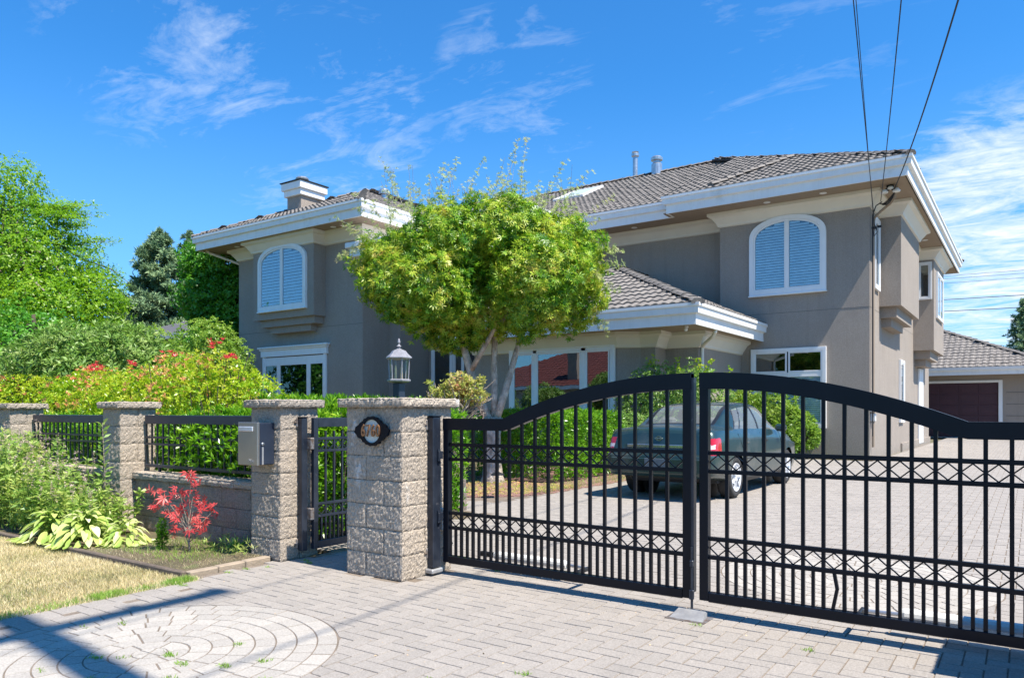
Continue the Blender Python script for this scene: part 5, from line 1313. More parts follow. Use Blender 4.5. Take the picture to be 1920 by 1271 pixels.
# arch liners
for wy in WY:
    for sd in (1, -1):
        m = MB(Matrix.Translation(CAR_FIX)); v = []
        for k in range(17):
            a = math.pi*(k/16)*1.08-.12; v += [(sd*.80, wy+WR*math.cos(a), WZ+WR*math.sin(a)), (sd*.52, wy+WR*math.cos(a), WZ+WR*math.sin(a))]
        m.add(v, [(2*k, 2*k+1, 2*k+3, 2*k+2) for k in range(16)])
        m.add([(sd*.52, wy+WR*math.cos(a*math.pi/8), WZ+WR*math.sin(a*math.pi/8)) for a in range(16)], [tuple(range(16))])
        m.build('wheel_arch', M['carblack'], CAR)
# wheels
for wy in WY:
    for sd in (1, -1):
        c = (CX, CY+wy, WZ); xo = sd*.80
        ty = MB(); pr = [(.20, .62), (.27, .615), (.297, .635), (.303, .67), (.303, .76), (.297, .80), (.27, .822), (.215, .815), (.205, .785)]
        ty.lathe([(r, sd*h) for r, h in pr], c, 30, 'x'); wo = ty.build('tyre', M['tyre'], CAR, smooth=True)
        rm_ = MB(); rm_.lathe([(.02, sd*.815), (.06, sd*.815), (.07, sd*.800), (.17, sd*.805), (.19, sd*.82), (.205, sd*.822), (.209, sd*.80), (.20, sd*.7)], c, 30, 'x'); ro = rm_.build('wheel_cover', M['rim'], wo, smooth=False)
        for k in range(7):
            a = k*2*math.pi/7; s = MB(); s.bar((c[0]+sd*.810, c[1]+.05*math.cos(a), c[2]+.05*math.sin(a)), (c[0]+sd*.813, c[1]+.175*math.cos(a), c[2]+.175*math.sin(a)), .028, .012)
            s.build('spoke', M['rim'], wo)
            s = MB(); a2 = a+math.pi/7; s.lathe([(.022, sd*.800), (.022, sd*.808)], (c[0], c[1]+.135*math.cos(a2), c[2]+.135*math.sin(a2)), 8, 'x'); s.build('cover_hole', M['carblack'], wo)
# door seams, handles, mirrors
def side_x(y, z):
    i = int(np.argmin(abs(grid[:, 45, 1]-y))); row = grid[i]; r = row[NP:NP*8]; j = int(np.argmin(abs(r[:, 2]-z))); return r[j, 0]
def seam(pts, sd, r=.004):
    m = MB(Matrix.Translation(CAR_FIX)); m.tube([(sd*(side_x(y, z)+.0015), y, z) for y, z in pts], r, 5); m.build('door_seam', M['carblack'], CAR)
for sd in (1, -1):
    seam([(2.13, .28), (2.14, .45), (2.15, .62), (2.16, .80), (2.17, .93)], sd); seam([(3.22, .28), (3.24, .45), (3.24, .62), (3.24, .80), (3.22, .92)], sd)
    seam([(1.36, .50), (1.28, .62), (1.18, .78), (1.08, .93)], sd)
    seam([(1.36, .28), (1.8, .28), (2.3, .28), (2.8, .28), (3.2, .28)], sd)
    seam([(1.3, .56), (1.7, .56), (2.1, .56), (2.6, .56), (3.1, .56), (3.3, .56)], sd, .007)
    for y in (1.42, 2.36):
        x = side_x(y, .80); a, b = sorted((sd*(x-.006), sd*(x+.022))); cb(a, b, y-.07, y+.07, .785, .815, .01).build('door_handle', M['carblack'] if y > 2 else M['carpaint'], CAR)
    a, b = sorted((sd*.80, sd*.98)); cb(a, b, 2.98, 3.10, .93, 1.05, .035).build('door_mirror', M['carpaint'], CAR)
    m = MB(Matrix.Translation(CAR_FIX)); m.lathe([(.035, sd*.30 if 0 else .0), (.035, .16)], (.5*sd*0+.45, .02, .30), 8, 'y')
    if sd > 0: m.build('exhaust', M['galv'], CAR)
m = MB(Matrix.Translation(CAR_FIX)); m.tube([(-.45, .95, .25), (.45, .95, .25)], .06, 8); m.box(-.5, .5, .15, .6, .26, .40, .05); m.build('underbody', M['carblack'], CAR)

# ================================================================== utility pole by the street with the service wires
T = thing('utility_pole', 'wooden utility pole whose shadow crosses the paving at the lower left', 'utility pole', (1.35, 1.29, 0))
px, py = 1.35, 1.29
m = MB(); m.tube([(px, py, -.1), (px, py, 11.2)], [.16, .11], 12); m.build('pole', M['pole'], T)
MB().box(px-.06, px+.06, py-.9, py+1.25, 10.35, 10.48, .01).build('crossarm', M['pole'], T)
for dy in (-.8, .6, 1.15): m = MB(); m.lathe([(.05, 10.48), (.06, 10.55), (.03, 10.65)], (px, py+dy, 0), 10); m.build('insulator', M['whiteplastic'], T)
def cable(name, label, A, Q, B, r, material='cable', n=28, tq=.45):
    """parabola through A, Q (at parameter tq) and B"""
    A, Q, B = Vector(A), Vector(Q), Vector(B); t = tq; c = (Q-A*(1-t)-B*t)/(t*(1-t)); pts = [A*(1-s)+B*s+c*s*(1-s) for s in [k/n for k in range(n+1)]]
    m = MB(); m.tube(pts, r, 6); o = m.build(name, M[material]); return tag(o, label, 'cable', None)
def P3(px_, d, py_):   # point at distance d on a bearing, used for the sagging service drops
    u = (px_-960)/1400; return Vector((d*(-.5716+.8205*u), d*(.8205+.5716*u), 1.25+d*(772-py_)/1400))
T = thing('utility_pole', 'wooden utility pole across the verge that carries the overhead service wires', 'utility pole', (1.1, -2.75, 0))
m = MB(); m.tube([(1.1, -2.75, -.1), (1.1, -2.75, 9.6)], [.15, .11], 12); m.build('pole', M['pole'], T)
MB().box(-.7, 2.95, -2.67, -2.57, 8.72, 8.86, .01).build('crossarm', M['pole'], T)
def drop(label, A, q, r, zb=8.9):
    A = Vector(A); Q = P3(*q); k = (A.y+2.62)/(A.y-Q.y); B = A+(Q-A)*k; B.z = zb
    return cable('service_cable', label, A, Q, B, r, tq=1/k)
drop('leftmost overhead service wire running down to the wall corner, single strand', (-3.42, 21.80, 6.05), (1600, 11.0, 0), .008)
drop('overhead service wire close beside the leftmost one, a hair to its right', (-3.44, 21.76, 6.12), (1605, 11.0, 0), .006)
drop('middle overhead service wire running down to the service pipe', (-3.28, 21.74, 6.80), (1690, 10.5, 0), .009)
drop('rightmost twisted overhead service cable ending under the roof corner', (-2.9, 21.3, 6.95), (1797, 10.0, 0), .013)
for k, (z, y_, r) in enumerate(((10.6, 74, .03), (9.6, 74, .03), (12.9, 80, .016), (14.2, 84, .016), (13.6, 82, .016))):
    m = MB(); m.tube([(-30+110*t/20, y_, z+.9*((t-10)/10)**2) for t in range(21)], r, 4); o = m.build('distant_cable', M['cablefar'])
    tag(o, ['thin distant overhead wire just above the garage roof', 'upper of the two dark distant wires above the garage roof', 'faint distant wire against the low cloud at the right', 'highest faint distant wire against the low cloud', 'faint distant wire between the other faint ones'][k], 'cable')

# ================================================================== vegetation
def treething(name, label, cat, base, group=None): return thing(name, label, cat, base, group)
def leaves_on(parent, name, blobs, n, k, ln, wd, spread, lf, lobes=1, up=.3, droop=0, lo=.72, hi=1.04, inner=.7, zmin=None, **kw):
    P, A = samp_blobs(blobs, n, lo, hi, up, inner, zmin); return leafobj(name, [rosettes(P, A, k, ln, wd, spread, droop=droop, lobes=lobes)], LF[lf], parent, **kw)

# ---- Japanese maple
T = treething('maple_tree', 'round-headed Japanese maple with a pale three-limbed trunk behind the gate', 'tree', (-7.8, 10.6, 0))
CXm, CYm = -7.95, 10.55; rt = Vector((.8205, .5716, 0)); fw = Vector((-.5716, .8205, 0))
def MP(r, f, z): return Vector((CXm, CYm, 0))+rt*r+fw*f+Vector((0, 0, z))
m = MB(); m.tube([(-7.8, 10.6, -.05), (-7.8, 10.6, .12), (-7.81, 10.6, .45), (-7.82, 10.62, .85), (-7.8, 10.62, 1.15)], [.26, .185, .155, .15, .17], 12)
forks = [[(-7.86, 10.6, 1.1), (-8.05, 10.45, 1.55), (-8.15, 10.4, 2.0), (-8.25, 10.3, 2.5), (-8.5, 10.2, 3.1), (-9.0, 9.9, 3.7)], [(-7.8, 10.65, 1.1), (-7.8, 10.66, 1.6), (-7.83, 10.68, 2.2), (-7.8, 10.7, 2.9), (-7.7, 10.8, 3.8)],
         [(-7.74, 10.62, 1.1), (-7.62, 10.7, 1.55), (-7.5, 10.8, 2.1), (-7.4, 10.9, 2.6), (-7.1, 11.1, 3.4)], [(-8.15, 10.4, 1.95), (-7.85, 10.35, 2.3), (-7.55, 10.3, 2.65), (-7.3, 10.3, 2.85), (-6.9, 10.4, 3.3)]]
for b in forks:
    rs = [.085, .08, .07, .06, .045, .03][:len(b)] if len(b) > 5 else [.07, .065, .055, .045, .03]
    if b is forks[3]: rs = [.05, .045, .04, .035, .02]
    m.tube(b, rs, 8)
m.build('trunk', M['bark'], T, smooth=True)
mbl = [MP(-1.35, 0, 3.65), MP(-.6, -.5, 4.15), MP(.3, -.2, 4.35), MP(1.2, 0, 3.95), MP(.9, -.7, 3.55), MP(-1.0, -.7, 3.35), MP(1.45, .2, 3.3), MP(-.2, -.1, 3.0), MP(.0, .6, 4.0), MP(-1.5, .6, 3.9), MP(1.3, .8, 3.9), MP(.75, -.6, 3.0), MP(-.55, .1, 2.72)]
mr = [(.85, .8, .70), (.72, .7, .58), (.85, .8, .58), (.80, .8, .72), (.76, .7, .62), (.80, .7, .66), (.66, .6, .55), (.66, .6, .5), (.9, .9, .75), (.65, .7, .5), (.7, .8, .6), (.68, .5, .48), (.48, .5, .40)]
blobs = [(c.x, c.y, c.z, *r) for c, r in zip(mbl, mr)]
m = MB()
ends = [(-9.0, 9.9, 3.7), (-7.7, 10.8, 3.8), (-7.1, 11.1, 3.4), (-6.9, 10.4, 3.3), (-8.5, 10.2, 3.1)]
for k in range(46):
    b = random.choice(blobs); e = min((Vector(q) for q in ends), key=lambda q: (q-Vector(b[:3])).length); d = Vector((random.gauss(0, 1), random.gauss(0, 1), random.gauss(.2, .8))).normalized()
    tip = Vector((b[0]+d.x*b[3]*.85, b[1]+d.y*b[4]*.85, b[2]+d.z*b[5]*.85)); branch(m, e, tip, .022, .005, .12, 5, 5)
m.build('branches', M['bark'], T, kind='stuff')
P, A = samp_blobs(blobs, 12500, .82, 1.10, .25, .82, 2.3, nz=.34)
P2, A2 = samp_blobs(blobs, 3600, .3, .78, .3, .25, 2.3)
P3_, A3 = samp_blobs(blobs, 900, 1.0, 1.22, .4, .9, 2.3)
leafobj('crown', [rosettes(P, A, 4, .105, .42, 1.15, .45, droop=.32, lobes=3), rosettes(P2, A2, 4, .11, .5, 1.2, .5, droop=.3, lobes=1), rosettes(P3_, A3, 3, .08, .42, 1.0, .45, droop=.25, lobes=3)], LF['maple'], T)
sh = MB(); SP = []; SA = []
shoots = [(-1.7, 4.35, -2.35, 5.15, .5), (-1.45, 4.5, -1.75, 5.55, .4), (-1.1, 4.6, -.75, 5.75, .3), (-.9, 4.6, -.45, 5.55, .2), (-.6, 4.75, .0, 5.7, .35), (-.3, 4.8, .35, 5.4, .3), (.35, 4.8, .60, 5.85, .2), (.7, 4.75, .75, 5.95, .12), (.9, 4.6, 1.45, 5.75, .15),
          (1.1, 4.5, 1.85, 5.35, .1), (1.2, 4.4, 2.3, 4.95, .15), (-1.9, 4.3, -2.3, 4.9, .3), (-2.0, 4.3, -2.75, 4.75, .4), (.1, 4.8, -.3, 5.3, .2), (-.8, 4.7, -1.2, 5.2, .2), (.9, 4.7, .5, 5.25, .1), (1.5, 4.3, 2.0, 4.6, .3), (-.1, 4.8, .1, 5.25, .1), (-1.2, 4.6, -1.45, 5.1, .2), (.6, 4.75, 1.0, 5.2, .1)]
for (r0, z0, r1, z1, bow) in shoots:
    f0 = random.uniform(-.6, .5); a = MP(r0*.8, f0, z0-.25); b = MP(r1, f0+random.uniform(-.3, .3), z1); mid = (a+b)/2+Vector((0, 0, bow*.4)); pts = [a.lerp(mid, t/10).lerp(mid.lerp(b, t/10), t/10) for t in range(11)]
    sh.tube(pts, [.007-.0005*t for t in range(11)], 4)
    for k in range(34):
        t = random.uniform(.15, 1)**.8; p = a.lerp(mid, t).lerp(mid.lerp(b, t), t); SP.append(p+Vector((random.gauss(0, .035), random.gauss(0, .035), random.gauss(0, .03)))); SA.append((b-a).normalized())
for k in range(90):     # fine whips above the head
    r0 = random.uniform(-1.9, 1.6); f0 = random.uniform(-.7, .5); a = MP(r0, f0, 4.45+.3*(1-abs(r0)/2)); b = a+Vector((random.gauss(0, .14), random.gauss(0, .14), random.uniform(.3, .9)))
    sh.tube([a, (a+b)/2+Vector((.02, 0, .02)), b], .003, 3)
    for q in range(9): SP.append(a.lerp(b, random.random())+Vector((random.gauss(0, .02),)*3)); SA.append(Vector((0, 0, 1)))
sh.build('shoots', M['bark'], T, kind='stuff')
leafobj('shoot_leaves', [rosettes(np.array(SP), np.array(SA), 3, .055, .42, .9, .4, lobes=3)], LF['maplepale'], T)
# long side sprays
SP = []; SA = []; sh = MB()
for (r0, z0, r1, z1) in ((-1.9, 4.2, -2.45, 4.35), (1.9, 3.9, 2.45, 3.75), (1.9, 3.6, 2.35, 3.35), (1.8, 3.1, 2.2, 2.7), (2.0, 4.1, 2.4, 4.05), (-2.0, 4.25, -2.6, 4.05)):
    for rep in range(1):
        a = MP(r0, random.uniform(-.5, .3), z0); b = MP(r1, random.uniform(-.7, .3), z1+random.uniform(-.1, .1)); sh.tube([a, (a+b)/2+Vector((0, 0, .07)), b], .004, 4)
        for k in range(26): t = random.random(); SP.append(a.lerp(b, t)+Vector((random.gauss(0, .04), random.gauss(0, .04), random.gauss(.02, .04)))); SA.append(Vector((0, 0, .6))+(b-a).normalized())
leafobj('side_sprays', [rosettes(np.array(SP), np.array([tuple(a) for a in SA]), 3, .075, .42, 1.2, .4, droop=.3, lobes=3)], LF['maplepale'], T); sh.build('spray_twigs', M['bark'], T, kind='stuff')

# ---- gnarled shrub behind the pillar
T = treething('gnarled_shrub', 'gnarled little shrub with mottled pink and yellow-green leaves above the 6760 pillar', 'shrub', (-6.05, 7.35, 0))
bx, by = -6.0, 7.4
m = MB(); m.tube([(bx, by, 0), (bx+.02, by, .5), (bx-.02, by, .9), (bx+.03, by, 1.2), (bx-.02, by, 1.38)], [.12, .09, .08, .10, .06], 8)
for k in range(60):
    a = Vector((bx+random.gauss(0, .05), by+random.gauss(0, .05), random.uniform(1.0, 1.25))); d = rt*random.gauss(0, .24)+fw*random.gauss(0, .15)+Vector((0, 0, random.uniform(.15, .45))); branch(m, a, a+d, .016, .004, .3, 4, 5)
m.build('trunk', M['barkgrey'], T)
gb = []
for (r, z, s) in ((-.24, 1.45, .14), (-.32, 1.30, .10), (.02, 1.62, .16), (.16, 1.56, .16), (.26, 1.45, .12), (.0, 1.42, .17), (-.12, 1.55, .12), (-.36, 1.60, .05), (.30, 1.66, .05)): p = Vector((bx, by, z))+rt*r; gb.append((p.x, p.y, p.z, s, s, s*.75))
leaves_on(T, 'foliage', gb, 620, 4, .055, .5, 1.1, 'gnarl', lo=.4, hi=1.1, inner=.2)
T = treething('small_shrub', 'small yellow-green shrub tip just above the cap of the 6760 pillar', 'shrub', (-6.4, 7.2, 0))
p = Vector((bx, by, 1.32))-rt*.48; m = MB(); m.tube([(p.x, p.y, 0), (p.x, p.y, 1.3)], .015, 5); m.build('stem', M['barkdark'], T); leaves_on(T, 'foliage', [(p.x, p.y, 1.28, .13, .13, .14)], 160, 4, .05, .45, .9, 'box', lo=.3)

# ---- conical helpers: laurel hedge behind the fence
T = treething('laurel_hedge', 'bright green laurel hedge pushing through and over the iron fence', 'hedge', (-6.5, 4.9, 0))
P, A = samp_box(-7.5, -5.42, 4.42, 5.3, .25, 1.17, 3300, .07, 'xXyYZ', .55)
Pt = np.c_[rng.uniform(-6.9, -5.45, 330), rng.uniform(4.5, 5.4, 330), rng.uniform(1.12, 1.27, 330)]
Pf = np.c_[rng.uniform(-7.1, -5.6, 210), rng.uniform(4.16, 4.42, 210), rng.uniform(.70, 1.12, 210)]
Az = np.tile([0, 0, 1.], (330, 1))+rng.normal(0, .25, (330, 3)); Af = np.tile([.1, -.4, .8], (210, 1))+rng.normal(0, .3, (210, 3))
leafobj('foliage', [rosettes(P, A, 6, .085, .24, .75, .3), rosettes(Pt, Az, 8, .095, .22, .6, .25), rosettes(Pf, Af, 8, .080, .26, .7, .25)], LF['laurel'], T)
m = MB()
for k in range(60): a = Vector((random.uniform(-7.4, -5.5), random.uniform(4.6, 5.2), 0)); branch(m, a, a+Vector((random.gauss(0, .2), random.gauss(0, .15), random.uniform(.9, 1.4))), .012, .004, .1, 3, 4)
m.build('stems', M['barkdark'], T, kind='stuff')
T = treething('laurel_hedge', 'tall bright green laurel rising between the mailbox pillar and the 6760 pillar', 'hedge', (-5.95, 5.7, 0))
P, A = samp_box(-6.3, -5.48, 4.6, 6.9, .1, 1.22, 3600, .07, 'xXyYZ', .6)
Pt = np.c_[rng.uniform(-6.4, -5.45, 420), rng.uniform(4.7, 6.3, 420), rng.uniform(1.18, 1.36, 420)]
leafobj('foliage', [rosettes(P, A, 6, .085, .22, .7, .3), rosettes(Pt, np.tile([0, 0, 1.], (420, 1))+rng.normal(0, .25, (420, 3)), 9, .10, .2, .5, .25)], LF['laurel'], T)
m = MB()
for k in range(40): a = Vector((random.uniform(-6.2, -5.6), random.uniform(4.8, 7), 0)); branch(m, a, a+Vector((0, 0, 1.3)), .012, .004, .1, 3, 4)
m.build('stems', M['barkdark'], T, kind='stuff')
T = treething('laurel_hedge', 'shaded laurel hedge behind the leftmost iron fence panel', 'hedge', (-10, 4.9, 0))
P, A = samp_box(-13.5, -7.5, 4.45, 5.5, .3, 1.15, 4200, .08, 'xXyYZ', .5); leafobj('foliage', [rosettes(P, A, 5, .085, .26, .8, .3)], LF['hedge'], T)

# ---- pieris hedge with coloured tips
T = treething('pieris_hedge', 'yellow-green variegated pieris hedge with coral and red tips above the fence', 'hedge', (-9.5, 6.2, 0))
def along(n, jit=0): return None
pb = []
for k in range(38):
    t = k/37; x = -18.4+10.3*t; y = 6.1-.35*t+random.uniform(-.3, .3); z = 1.30+.08*math.sin(k*1.3)+random.uniform(-.03, .08)-(.12 if x > -8.5 else 0); pb.append((x, y, z, .50, .50, .46))
pb += [(-8.35, 5.8, 1.62, .28, .28, .24), (-8.7, 5.8, 1.78, .22, .25, .26), (-10.0, 6.0, 1.72, .4, .35, .32), (-11.1, 6.2, 1.66, .4, .35, .3), (-9.3, 5.8, 1.70, .3, .3, .3), (-12.4, 6.1, 1.6, .4, .4, .3)]
P, A = samp_blobs(pb, 9500, .75, 1.10, .55, .7, .5, nz=.2)
Pc, Ac = samp_blobs(pb, 3000, .3, .78, .5, .3, .3)
leafobj('foliage', [rosettes(P, A, 7, .062, .32, .85, .3), rosettes(Pc, Ac, 7, .075, .34, .9, .3)], LF['pieris'], T)
P, A = samp_blobs(pb, 3600, 1.0, 1.14, .8, .9, 1.0, nz=.2); kk = (np.sin(P[:, 0]*2.3+P[:, 2]*2.1+.6)+np.sin(P[:, 0]*4.1-P[:, 2]*3+P[:, 1]*2)*.7+rng.normal(0, .3, len(P))) > .25; P, A = P[kk], A[kk]
leafobj('coral_tips', [rosettes(P, A, 8, .06, .28, .7, .25)], LF['coral'], T)
for (x, y, z) in ((-8.72, 5.75, 2.12), (-8.30, 5.7, 1.94), (-12.3, 6.0, 1.98), (-12.1, 5.9, 1.90), (-9.9, 5.85, 2.04), (-12.6, 6.1, 1.92), (-9.0, 5.8, 1.92), (-11.2, 6.0, 1.96)):
    cl = np.array([(x+random.gauss(0, .05), y+random.gauss(0, .05), z+random.gauss(0, .025)) for k in range(8)]); leafobj('red_rosette', [rosettes(cl, np.tile([0, 0, 1.], (len(cl), 1)), 8, .065, .28, .9, .3)], LF['scarlet'], T)
m = MB()
for b in pb:
    for q in range(3): branch(m, (b[0], b[1], 0), (b[0]+random.gauss(0, .2), b[1]+random.gauss(0, .2), b[2]+.2), .016, .005, .1, 3, 4)
m.build('stems', M['barkdark'], T, kind='stuff')

# ---- rhododendrons behind
def bush(name, label, base, blobs, n, k, ln, wd, spread, lf, up=.4, inner=.7, cat='shrub', stems=14, sm='barkdark', core=.25, lobes=1, droop=0, group=None, nz=.2, zmin=.1, lo=.72):
    T = treething(name, label, cat, base, group); P, A = samp_blobs(blobs, n, lo, 1.06, up, inner, zmin, nz=nz); S_ = [rosettes(P, A, k, ln, wd, spread, lobes=lobes, droop=droop)]
    if core: P, A = samp_blobs(blobs, int(n*core), .3, .72, up, .3, zmin); S_.append(rosettes(P, A, k, ln*1.2, wd*1.2, spread))
    leafobj('foliage', S_, LF[lf], T)
    if stems:
        m = MB()
        for q in range(stems): b = random.choice(blobs); branch(m, (base[0]+random.gauss(0, .1), base[1]+random.gauss(0, .1), base[2]), (b[0]+random.gauss(0, b[3]*.3), b[1]+random.gauss(0, b[4]*.3), b[2]+b[5]*.3), .035, .008, .1, 4, 5)
        m.build('stems', M[sm], T)
    return T
def at(px_, d, z=0): p = P3(px_, d, 772); return (p.x, p.y, z)
def bl(px_, d, z, r, rz): p = P3(px_, d, 772); return (p.x, p.y, z, r, r, rz)
bush('rhododendron', 'large rhododendron with long whorled leaves behind the pieris hedge at the left edge', at(40, 15.5), [bl(20, 15.5, 1.65, .8, .6), bl(95, 15.8, 1.7, .75, .55), bl(-60, 15.5, 1.75, .9, .7), bl(60, 15.1, 1.4, .9, .6)], 900, 9, .19, .28, 1.05, 'rhodo', nz=.1)
bush('rhododendron', 'broad rhododendron with silvery green leaf whorls between the light tree and the pale shrub', at(190, 13.8), [bl(150, 13.8, 2.2, .84, .67), bl(225, 13.8, 2.25, .76, .62), bl(100, 13.8, 2.05, .76, .62), bl(270, 13.8, 1.88, .62, .58), bl(180, 13.5, 1.8, .84, .5), bl(310, 13.6, 1.6, .62, .5)], 1800, 8, .13, .26, 1.0, 'rhodo', nz=.12)
bush('pale_shrub', 'rounded pale green shrub in front of the dark tree, left of the house wall', at(290, 19.5), [bl(255, 19.5, 2.60, 1.05, .9), bl(325, 19.2, 2.1, .75, .75), bl(215, 19.6, 2.5, .9, .75), bl(290, 18.8, 1.6, 1.1, .85)], 4200, 4, .095, .45, 1.1, 'mound')
bush('pale_shrub', 'smaller pale shrub tucked against the left corner of the house', at(380, 23), [bl(385, 23, 3.2, .97, .87), bl(420, 23, 2.65, .85, .85), bl(345, 23, 2.6, .85, .8)], 2600, 4, .10, .45, 1.1, 'mound')

# ---- big light tree at the left
def tree(label, base, trunk_r, h, blobs, n, k, ln, wd, lf, spread=1.1, droop=.1, name='broadleaf_tree', inner=.6, core=.2, bark='barkdark', nz=.22, limbs=26, lo=.6, up=.25, cat='tree'):
    T = treething(name, label, cat, base); m = MB(); b = Vector(base)
    pts = [b+Vector((random.gauss(0, .04)*i, random.gauss(0, .04)*i, h*i/6)) for i in range(7)]; pts[0].z -= .1
    m.tube(pts, [trunk_r*(1-.13*i) for i in range(7)], 10); m.build('trunk', M[bark], T, smooth=True)
    m = MB()
    for q in range(limbs):
        bb = random.choice(blobs); s = b+Vector((0, 0, h*random.uniform(.25, .95))); e = Vector((bb[0]+random.gauss(0, bb[3]*.45), bb[1]+random.gauss(0, bb[4]*.45), bb[2]+random.gauss(0, bb[5]*.3)))
        branch(m, s, e, trunk_r*.32, trunk_r*.06, .08, 5, 6)
    m.build('branches', M[bark], T, kind='stuff')
    P, A = samp_blobs(blobs, n, lo, 1.1, up, inner, nz=nz); S_ = [rosettes(P, A, k, ln, wd, spread, .45, droop=droop)]
    if core: P, A = samp_blobs(blobs, int(n*core), .2, .65, up, .2); S_.append(rosettes(P, A, k, ln*1.25, wd*1.2, spread, .5))
    leafobj('crown', S_, LF[lf], T); return T
LB = [bl(-30, 17, 3.6, 1.5, 1.2), bl(50, 17, 5.3, 1.0, .9), bl(30, 17, 6.3, .62, .7), bl(110, 17, 4.5, 1.0, .8), bl(10, 16.5, 4.5, 1.2, .9), bl(95, 16, 3.4, 1.2, .8), bl(-60, 17, 5.6, .9, .9), bl(160, 17, 3.7, .85, .55), bl(60, 16, 2.6, 1.4, .8), bl(195, 17, 3.1, .6, .35), bl(190, 17.3, 4.25, .5, .28), bl(140, 16.5, 2.7, .9, .6), bl(215, 17, 3.75, .35, .2), bl(-120, 17, 4.5, 1.3, 1.5), bl(-100, 17, 2.8, 1.5, 1.2)]
K_ = 32/17; LB = [(b[0]*K_, b[1]*K_, 1.25+(b[2]-1.25)*K_, b[3]*K_, b[4]*K_, b[5]*K_) for b in LB]
tree('tall light yellow-green tree with layered drooping sprays at the left edge', at(20, 32), .26, 10.4, LB, 19500, 4, .16, .45, 'birch', droop=.35, spread=1.3, nz=.35, core=.12, bark='barkgrey', limbs=60, lo=.5)
SPR = []; SAA = []; m = MB()
tl = bpy.data.objects['broadleaf_tree']
for k in range(70):      # fine outreaching sprays
    px0 = random.uniform(40, 170); z0 = random.uniform(3.0, 6.0); px0 = min(px0, 60+(6.8-z0)*45); L = random.uniform(.9, 2.2); d = 32+random.uniform(-1, .8)
    a = P3(px0, d, 772); a.z = 1.25+(z0-1.25)*32/17; b = a+rt*L+Vector((0, 0, random.uniform(-.25, .18))); m.tube([a, (a+b)/2+Vector((0, 0, .08)), b], [.012, .008, .003], 4)
    for q in range(60): t = random.random(); SPR.append(a.lerp(b, t)+Vector((random.gauss(0, .18), random.gauss(0, .18), random.gauss(.05, .08)))); SAA.append((random.gauss(0, .3), random.gauss(0, .3), 1))
leafobj('sprays', [rosettes(np.array(SPR), np.array(SAA), 3, .14, .45, 1.35, .3, droop=.2)], LF['birch'], tl); m.build('spray_twigs', M['barkgrey'], tl, kind='stuff')
tree('dense deep green tree close against the left wall of the house', at(400, 29), .22, 6.5, [bl(400, 29, 5.6, 1.3, 1.2), bl(430, 29, 4.4, 1.3, 1.3), bl(385, 29, 7.0, .9, .8), bl(440, 29, 6.9, 1.2, .9), bl(470, 29, 5.5, 1.3, 1.4), bl(395, 28, 3.2, 1.3, 1.2), bl(450, 28, 2.2, 1.5, 1.4), bl(360, 28.5, 3.0, 1.0, .9)], 9500, 5, .15, .55, 'dark', droop=.2)
tree('dark green tree filling the gap behind the rhododendrons', at(60, 21), .22, 4.0, [bl(-60, 21, 2.8, 1.9, 1.6), bl(60, 21, 2.6, 1.8, 1.5), bl(150, 21, 2.2, 1.5, 1.3), bl(0, 20.5, 1.6, 2.2, 1.4), bl(230, 21, 1.7, 1.4, 1.2)], 5200, 5, .13, .5, 'dark')

for k, (x, y) in enumerate(((-55, -22), (-62, -30), (-70, -24), (-76, -34), (-84, -26))):
    tree(['broad', 'tall', 'rounded', 'spreading', 'far'][k]+' street tree on the opposite side of the road, mirrored in the left window', (x, y, 0), .3, 6, [(x+random.uniform(-2, 2), y+random.uniform(-2, 2), z, 3, 3, 2.2) for z in (4, 6.5, 9, 11)], 1300, 4, .5, .6, 'dark', limbs=8)
# ---- conifers
def conifer(label, base, h, r, n=5200, z0=.8, seed=1, name='conifer_tree', sp=1.0):
    T = treething(name, label, 'tree', base); b = Vector(base); m = MB(); m.tube([b, b+Vector((0, 0, h*.98))], [.22, .02], 8); m.build('trunk', M['barkdark'], T)
    P = []; A = []; m = MB(); rs = random.Random(seed); nb = 230
    for q in range(nb):
        t = (q/nb)**.9; z = z0+(h-z0)*t; L = r*(1-t)**.75*rs.uniform(.65, 1.15)+.12; a = rs.uniform(0, 6.28); d = Vector((math.cos(a), math.sin(a), rs.uniform(.05, .35))); e = b+Vector((0, 0, z)); tip = e+d*L
        m.tube([e, (e+tip)/2-Vector((0, 0, .06*L)), tip], [.03, .02, .006], 4)
        for w in range(int(6+30*L/r*sp)):
            s = rs.uniform(.15, 1.02); side = Vector((-d.y, d.x, 0))*rs.gauss(0, .16)*L*(1.15-s); P.append(e.lerp(tip, s)+side+Vector((0, 0, rs.gauss(-.03, .08)))); A.append(d+side*.6+Vector((0, 0, .35)))
    m.build('branches', M['barkdark'], T, kind='stuff')
    leafobj('foliage', [rosettes(np.array(P), np.array([tuple(v) for v in A]), 7, min(.36, .22*r/2.3), .20, .75, .35)], LF['conifer'], T); return T
conifer('broad blue-green conifer rising behind the grey roof, left of the house', at(300, 46), 12.3, 4.6, seed=3, sp=2.6)
conifer('second blue-green conifer beside it, partly behind the eaves of the left wing', at(352, 50), 13.2, 3.2, seed=5, sp=1.8)
conifer('small conifer shoulder on the left side of the broad conifer', at(262, 47), 8.8, 1.8, seed=8, sp=1.4)
conifer('dark conifer at the right edge above the garage roof', at(1925, 58), 10.2, 2.6, seed=9)
for (px_, d, h, r) in ((-120, 44, 10, 3), (-260, 38, 10, 3)): conifer('conifer beyond the left edge behind the light tree' if h == 10 and px_ == -120 else 'farther conifer beyond the left edge of the view', at(px_, d), h, r, seed=int(d))

